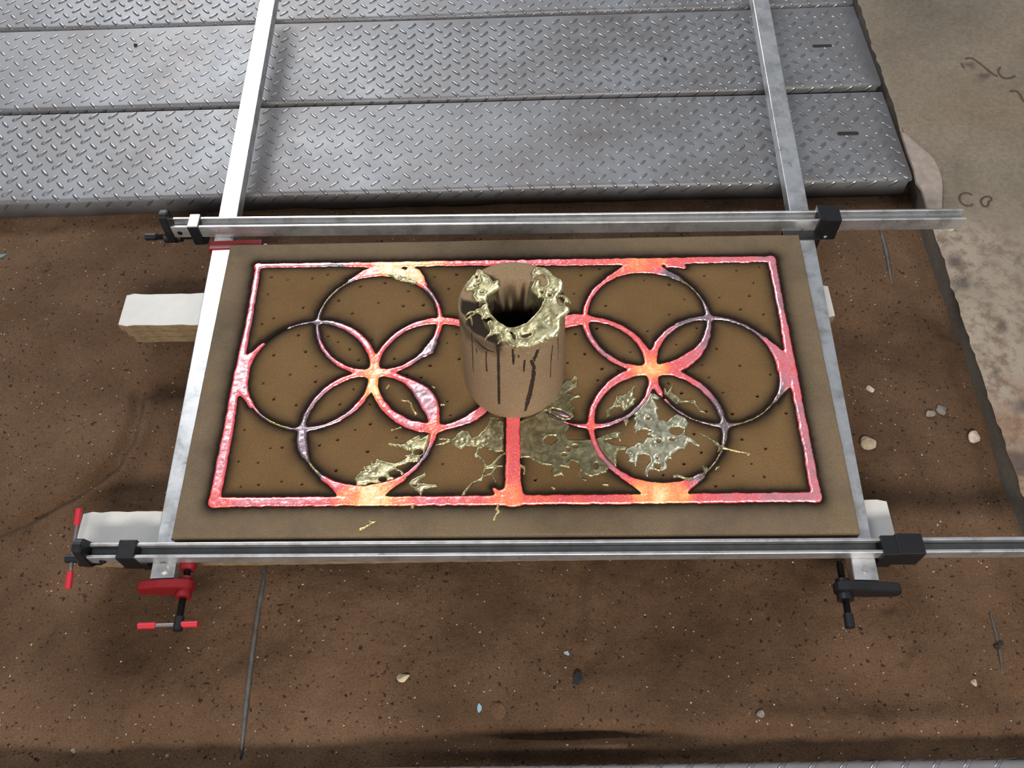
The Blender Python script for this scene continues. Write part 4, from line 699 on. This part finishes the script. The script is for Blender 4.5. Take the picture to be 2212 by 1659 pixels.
def channel(w, h, lip):
    y = w / 2; fl = .0046 if lip else .0042; c = .0013; fd = .006 if lip else .004; wl = .0022
    L = [(-y, -h + .001)] + [(-y + c - c * math.cos(a), -c + c * math.sin(a)) for a in np.linspace(0, math.pi / 2, 5)]
    L += [(-y + fl - .0006, 0), (-y + fl, -.0006), (-y + fl, -fd)]
    L += [(-y + wl, -fd - .001), (-y + wl, -h * .86)] if lip else [(-y + fl, -h * .42)]
    R = [(-a, b) for a, b in L[::-1]]
    return L + R + [(y - .001, -h), (-y + .001, -h)]
def head_profile(w, h, drop, up):
    hw = w / 2 + .0035; P = []
    for k in range(9):
        t = math.pi * k / 8; P.append((hw * .72 * math.cos(t), up + .004 + hw * .45 * math.sin(t)))
    P += [(-hw, -h * .4), (-hw, -h - drop * .35)]
    for k in range(9):
        t = math.pi + math.pi * k / 8; P.append((hw * .95 * math.cos(t), -h - drop + hw * .9 + hw * .9 * math.sin(t)))
    P += [(hw, -h - drop * .35), (hw, -h * .4)]; return P
def bar_clamp(label, O, U, N, L, w, h, lip, color, p, zs=None):
    U = Vector(U).normalized(); N = Vector(N); N = (N - U * N.dot(U)).normalized(); V = N.cross(U)
    root = empty('bar_clamp'); root.matrix_world = Matrix(((U.x, V.x, N.x, O[0]), (U.y, V.y, N.y, O[1]), (U.z, V.z, N.z, O[2]), (0, 0, 0, 1)))
    tag(root, label, 'clamp', 'aluminium bar clamps round the mould'); cm = M[color]; sz = -h - p.get('sdrop', .012)
    bm = extrude_profile(channel(w, h, lip), 0, L)
    bar = link('bar', bm_mesh('bar', bm), M['alu'], root)
    fz = -h * (.86 if lip else .42); fw = w / 2 - (.0023 if lip else .0043); bm = bmesh.new(); box_bm(bm, .001, L - .001, -fw, fw, fz - .0002, fz + .0006)  # strip laid over the bar metal, its dark reflection put into the colour
    link('channel_reflection', bm_mesh('channel_reflection', bm), M['dark_reflection' if lip else 'grey_reflection'], root)['label'] = 'grey strip with the dark reflection of the bar channel painted in'
    bm = bmesh.new()
    if lip:
        box_bm(bm, -.002, .002, -.0086, -.0066, -h * .86, -h * .86 + .0085, .0006); nm_ = bm_mesh('ratchet_notch', bm)
        for i in range(int(L / .0283)):
            o = link('ratchet_notch', nm_, M['scuff'], root); o.location = (.03 + i * .0283, 0, 0)
    # head
    bm = extrude_profile(head_profile(w, h, p['drop'], p.get('up', .010)), p['h0'], p['h1'])
    bmesh.ops.bevel(bm, geom=[e for e in bm.edges if abs(e.verts[0].co.x - e.verts[1].co.x) < 1e-6], offset=.0015, segments=2, affect='EDGES')
    cyl_bm(bm, (p['h0'] - .010, 0, sz), (p['h1'] + .006, 0, sz), .0115, 20, .0095)
    hd = link('fixed_head', bm_mesh('fixed_head', bm), cm, root)
    # screw with thread rings
    s0, s1 = p['s0'], p['s1']; bm = bmesh.new(); cyl_bm(bm, (s0, 0, sz), (s1, 0, sz), .0040, 14)
    x = s0 + .020
    while x < s1 - .003: cyl_bm(bm, (x, 0, sz), (x + .0011, 0, sz), .0052, 14, .0044); x += .0022
    sc = link('screw', bm_mesh('screw', bm), M['thread'], root)
    bm = bmesh.new(); cyl_bm(bm, (s0 - .002, 0, sz), (s0 + .018, 0, sz), .0066, 18); bmesh.ops.bevel(bm, geom=[e for e in bm.edges if len(e.link_faces) == 2 and e.calc_face_angle() > 1], offset=.001, segments=2, affect='EDGES')
    link('screw_end', bm_mesh('screw_end', bm), M['black'], sc)
    if p.get('pad'):
        bm = bmesh.new(); cyl_bm(bm, (s1 - .003, 0, sz), (s1 + .0055, 0, sz), .0105, 20, .0125); link('swivel_pad', bm_mesh('swivel_pad', bm), cm, sc)
    if p.get('handle'):
        (a, b) = p['handle']; bm = bmesh.new(); hx = s0 + .007; a = Vector((hx, 0, sz)) + Vector(a); b = Vector((hx, 0, sz)) + Vector(b)
        cyl_bm(bm, a, b, .0029, 14); hnd = link('handle', bm_mesh('handle', bm), M['rod'], root); d = (b - a).normalized()
        for e, s in ((a, 1), (b, -1)):
            bm = bmesh.new(); cyl_bm(bm, e - d * s * .003, e + d * s * .021, .0046, 16); link('grip', bm_mesh('grip', bm), M['grip'], hnd)
    # sliding block moved by the screw (or plain stop)
    def block(name, u0, u1, up, dn, ww, mat, plate=None):
        bm = bmesh.new(); box_bm(bm, u0, u1, -ww / 2, ww / 2, -h - dn, up, .0016)
        if plate: box_bm(bm, *plate, .001)
        o = link(name, bm_mesh(name, bm), mat, root); return o
    for nm, u0, u1, up, dn, ww, mat, plate in p.get('blocks', ()):
        block(nm, u0, u1, up, dn, w + ww, M[mat], plate)
    for nm, a, b, r, mat in p.get('pins', ()):
        bm = bmesh.new(); cyl_bm(bm, a, b, r, 18); bmesh.ops.bevel(bm, geom=[e for e in bm.edges if e.calc_face_angle(0) > 1], offset=.0006, segments=2, affect='EDGES'); link(nm, bm_mesh(nm, bm), M[mat], root)
    return root
# far clamp: lies across the far side, bar open side up
pT0 = Vector((-.5955, .3068, .0150)); pT1 = Vector((.7775, .3022, .0150))
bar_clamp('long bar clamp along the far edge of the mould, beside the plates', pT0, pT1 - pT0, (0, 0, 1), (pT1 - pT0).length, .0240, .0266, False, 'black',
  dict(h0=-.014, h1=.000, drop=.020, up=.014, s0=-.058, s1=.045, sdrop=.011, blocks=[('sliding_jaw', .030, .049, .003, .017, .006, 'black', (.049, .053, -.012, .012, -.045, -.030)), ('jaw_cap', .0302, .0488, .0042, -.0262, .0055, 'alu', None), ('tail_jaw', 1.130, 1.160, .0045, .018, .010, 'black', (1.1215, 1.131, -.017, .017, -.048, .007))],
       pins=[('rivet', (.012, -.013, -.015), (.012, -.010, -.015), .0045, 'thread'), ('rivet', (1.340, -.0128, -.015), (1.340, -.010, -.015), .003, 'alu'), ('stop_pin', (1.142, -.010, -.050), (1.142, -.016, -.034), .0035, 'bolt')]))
pB0 = Vector((-.5985, -.2920, .0)); pB1 = Vector((.90, -.2925, .0))
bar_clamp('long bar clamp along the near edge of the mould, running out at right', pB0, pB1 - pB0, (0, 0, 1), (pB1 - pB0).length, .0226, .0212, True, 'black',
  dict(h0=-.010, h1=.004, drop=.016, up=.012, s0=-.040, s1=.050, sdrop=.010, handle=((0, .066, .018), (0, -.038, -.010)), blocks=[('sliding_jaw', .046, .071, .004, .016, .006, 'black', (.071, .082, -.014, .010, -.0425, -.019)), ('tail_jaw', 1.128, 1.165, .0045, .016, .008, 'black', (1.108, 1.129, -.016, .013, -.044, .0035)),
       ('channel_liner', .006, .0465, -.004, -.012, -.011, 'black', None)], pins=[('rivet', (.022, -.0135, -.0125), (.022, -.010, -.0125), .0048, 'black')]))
# left and right clamps lie on their sides
def side_clamp(label, K, side, y0, y1, color, p):
    hh = .0335; ww = .024; zt = lambda y: -.0168 + .0155 * y
    xo = lambda y: K[0] * y + K[1]
    A = Vector((xo(y0), y0, zt(y0) - ww / 2)); B = Vector((xo(y1), y1, zt(y1) - ww / 2))
    return bar_clamp(label, A, B - A, (side, 0, 0), (B - A).length, ww, hh, False, color, p)
sgnL = 1
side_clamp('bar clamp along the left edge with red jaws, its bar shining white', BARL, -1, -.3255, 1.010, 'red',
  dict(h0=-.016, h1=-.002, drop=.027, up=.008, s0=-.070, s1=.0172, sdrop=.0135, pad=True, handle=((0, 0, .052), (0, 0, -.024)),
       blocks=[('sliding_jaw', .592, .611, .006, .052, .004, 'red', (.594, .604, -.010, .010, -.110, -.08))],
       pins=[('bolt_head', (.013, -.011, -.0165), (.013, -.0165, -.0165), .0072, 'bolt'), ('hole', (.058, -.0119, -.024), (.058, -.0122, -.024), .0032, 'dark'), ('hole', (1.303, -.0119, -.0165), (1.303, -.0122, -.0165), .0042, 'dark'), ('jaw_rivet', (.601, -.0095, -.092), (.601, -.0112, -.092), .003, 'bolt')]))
side_clamp('bar clamp along the right edge with black jaws, its bar grey with a dark reflection painted in', BARR, 1, -.3345, 1.20, 'black',
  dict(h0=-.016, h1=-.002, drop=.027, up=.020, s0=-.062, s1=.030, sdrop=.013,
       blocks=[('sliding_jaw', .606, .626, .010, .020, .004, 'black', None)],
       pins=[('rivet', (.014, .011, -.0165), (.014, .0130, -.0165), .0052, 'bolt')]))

# ------------------------------------------------------------------ things lying on the sand and the plates
def lump(r, seed, flat=.6, sub=3, elong=1.25):
    bm = bmesh.new(); bmesh.ops.create_icosphere(bm, subdivisions=sub, radius=1.0); rn = random.Random(seed)
    dirs = [(Vector((rn.gauss(0, 1), rn.gauss(0, 1), rn.gauss(0, 1))).normalized(), .45 + .35 * rn.random()) for _ in range(12)]
    for v in bm.verts:
        for d, c in dirs:
            q = v.co.dot(d)
            if q > c: v.co -= d * (q - c)
    for v in bm.verts: v.co = Vector((v.co.x * r * elong, v.co.y * r, v.co.z * r * flat))
    return bm_mesh('stone', bm)
for k, (x, y, r, kind, lab) in enumerate(STONES):
    o = link('stone', lump(r / 1000, 40 + k, .6 if kind not in (3, 6) else .4), M['bed'] if kind == 6 else M['stones'][kind]); o.location = (x, y, bz(x, y) + r / 1000 * (.28 if kind != 6 else .05)); o.rotation_euler = (0, 0, k * 1.3)
    tag(o, lab, 'stone')
for k, (x, y, a, b, kind, lab) in enumerate(CHIPS):
    P = [(math.cos(t) * a * (1 + .3 * math.sin(5 * t + k)), math.sin(t) * b * (1 + .25 * math.cos(3 * t))) for t in np.linspace(0, 6.28, 11)[:-1]]
    o = link('paint_chip', flat_shape(P, 0, .0008, 'paint_chip'), M['chips'][kind]); o.location = (x, y, bz(x, y) + .0012); o.rotation_euler = (.1, .15, .6 * k); tag(o, lab, 'chip')
def rod(pts, r, lab, knot=None):
    root = empty('buried_rod'); V, F = [], []; n = 10
    P = [Vector((x, y, bz(x, y) + dz)) for x, y, dz in pts]; m = (len(P) - 1) * 5; Q = []
    for i in range(m + 1):
        t = i / 5; k = min(int(t), len(P) - 2); Q.append(P[k].lerp(P[k + 1], t - k))
    zf = [q.z for q in Q]
    for i in range(1, m): Q[i].z = sum(zf[max(0, i - 3):i + 4]) / len(zf[max(0, i - 3):i + 4])
    for i, q in enumerate(Q):
        t = (Q[min(i + 1, m)] - Q[max(i - 1, 0)]).normalized(); s = t.cross(Vector((0, 0, 1))).normalized(); u = s.cross(t); rr = r * (.45 + .55 * min(1, i / 4, (m - i) / 4))
        for k in range(n): a = 2 * math.pi * k / n; V.append(q + s * rr * math.cos(a) + u * rr * math.sin(a))
        if i:
            for k in range(n): F.append(((i - 1) * n + k, (i - 1) * n + (k + 1) % n, i * n + (k + 1) % n, i * n + k))
    me = bpy.data.meshes.new('rod'); me.from_pydata([tuple(v) for v in V], [], F + [tuple(range(n))[::-1], tuple(range(m * n, m * n + n))]); me.update()
    for p in me.polygons: p.use_smooth = True
    link('rod', me, M['wire'], root); tag(root, lab, 'rod')
    if knot:
        bm = bmesh.new(); x, y = knot; z = bz(x, y) + .002; cyl_bm(bm, (x - .006, y - .001, z), (x + .007, y + .004, z + .002), .0022, 8); cyl_bm(bm, (x - .002, y - .004, z), (x + .002, y + .005, z + .003), .0026, 8)
        link('knot', bm_mesh('knot', bm), M['dark'], root)['label'] = 'dark knot on the rod'
rod([(-.379, -.262, .001), (-.3795, -.33, .002), (-.3792, -.395, .003), (-.377, -.47, .002), (-.3734, -.546, .0)], .0036, 'long thin grey rod half buried in the sand at front left')
rod([(.7025, .40, .001), (.7007, .36, .002), (.698, .31, .002), (.6947, .266, -.001)], .0034, 'short dark rod half buried in the sand behind the right end of the far clamp')
rod([(.6985, -.345, -.001), (.6965, -.375, .0015), (.694, -.41, .0015), (.6905, -.437, -.001)], .0022, 'thin knotted wire on the sand at front right', (.6945, -.398))
# cut corner of a pale board at the bottom left
bm = bmesh.new(); box_bm(bm, -.12, 0, -.09, 0, 0, .016, .001); o = link('pale_board', bm_mesh('pale_board', bm), M['white']); o.location = (-.712, -.549, bz(-.72, -.56) - .004); o.rotation_euler = (0, 0, -.95); tag(o, 'pale board corner poking in at the bottom left of the sand', 'board')
# bits on the plates and the floor
for (x, y, z, r, kind, lab) in ((.0885, .806, ZF + .0035, 4.2, 1, 'white pebble lying on the middle checker plate'), (-.835, .916, ZF + .0035, 5, 5, 'black speck of slag on the middle checker plate at left'), (.325, .84, ZF + .003, 3.6, 5, 'small black slag grain on the middle checker plate at right'), (.806, .3515, ZF + .002, 6.5, 4, 'yellow scrap on the concrete beside the far clamp bar end')):
    o = link('grit', lump(r / 1000, int(x * 1000) + 900, .55), M['stones'][kind]); o.location = (x, y, z); tag(o, lab, 'grit')
# loose specks in the sand: too many to count
def specks(name, n, mat, lo, hi, seed):
    rn = np.random.default_rng(seed); V, F = [], []
    T = np.array([(1, 0, 0), (-.5, .8, 0), (-.5, -.8, 0), (0, 0, .7), (0, 0, -.5)], float); TF = [(0, 1, 3), (1, 2, 3), (2, 0, 3), (1, 0, 4), (2, 1, 4), (0, 2, 4)]
    x = rn.uniform(-1.05, .765, n); y = rn.uniform(-.56, .45, n); Z = bed_height(x[None], y[None])[0]
    for i in range(n):
        s = lo + (hi - lo) * rn.random() ** 3; a = rn.random() * 6.28; c, q = math.cos(a), math.sin(a); e = .5 + rn.random()
        P = T * (s * e, s, s); P = np.stack([P[:, 0] * c - P[:, 1] * q, P[:, 0] * q + P[:, 1] * c, P[:, 2]], -1) + (x[i], y[i], Z[i] + s * .3)
        F += [(f[0] + 5 * i, f[1] + 5 * i, f[2] + 5 * i) for f in TF]; V.append(P)
    return np_mesh(name, np.concatenate(V), np.array(F), False)
tag(link('pale_grit', specks('pale_grit', 2200, 0, .0005, .0021, 81), M['chalk']), 'pale grit scattered over the sand bed', 'grit', kind='stuff')
tag(link('dark_grit', specks('dark_grit', 1500, 0, .0008, .0034, 82), M['dark']), 'dark grit scattered over the sand bed', 'grit', kind='stuff')
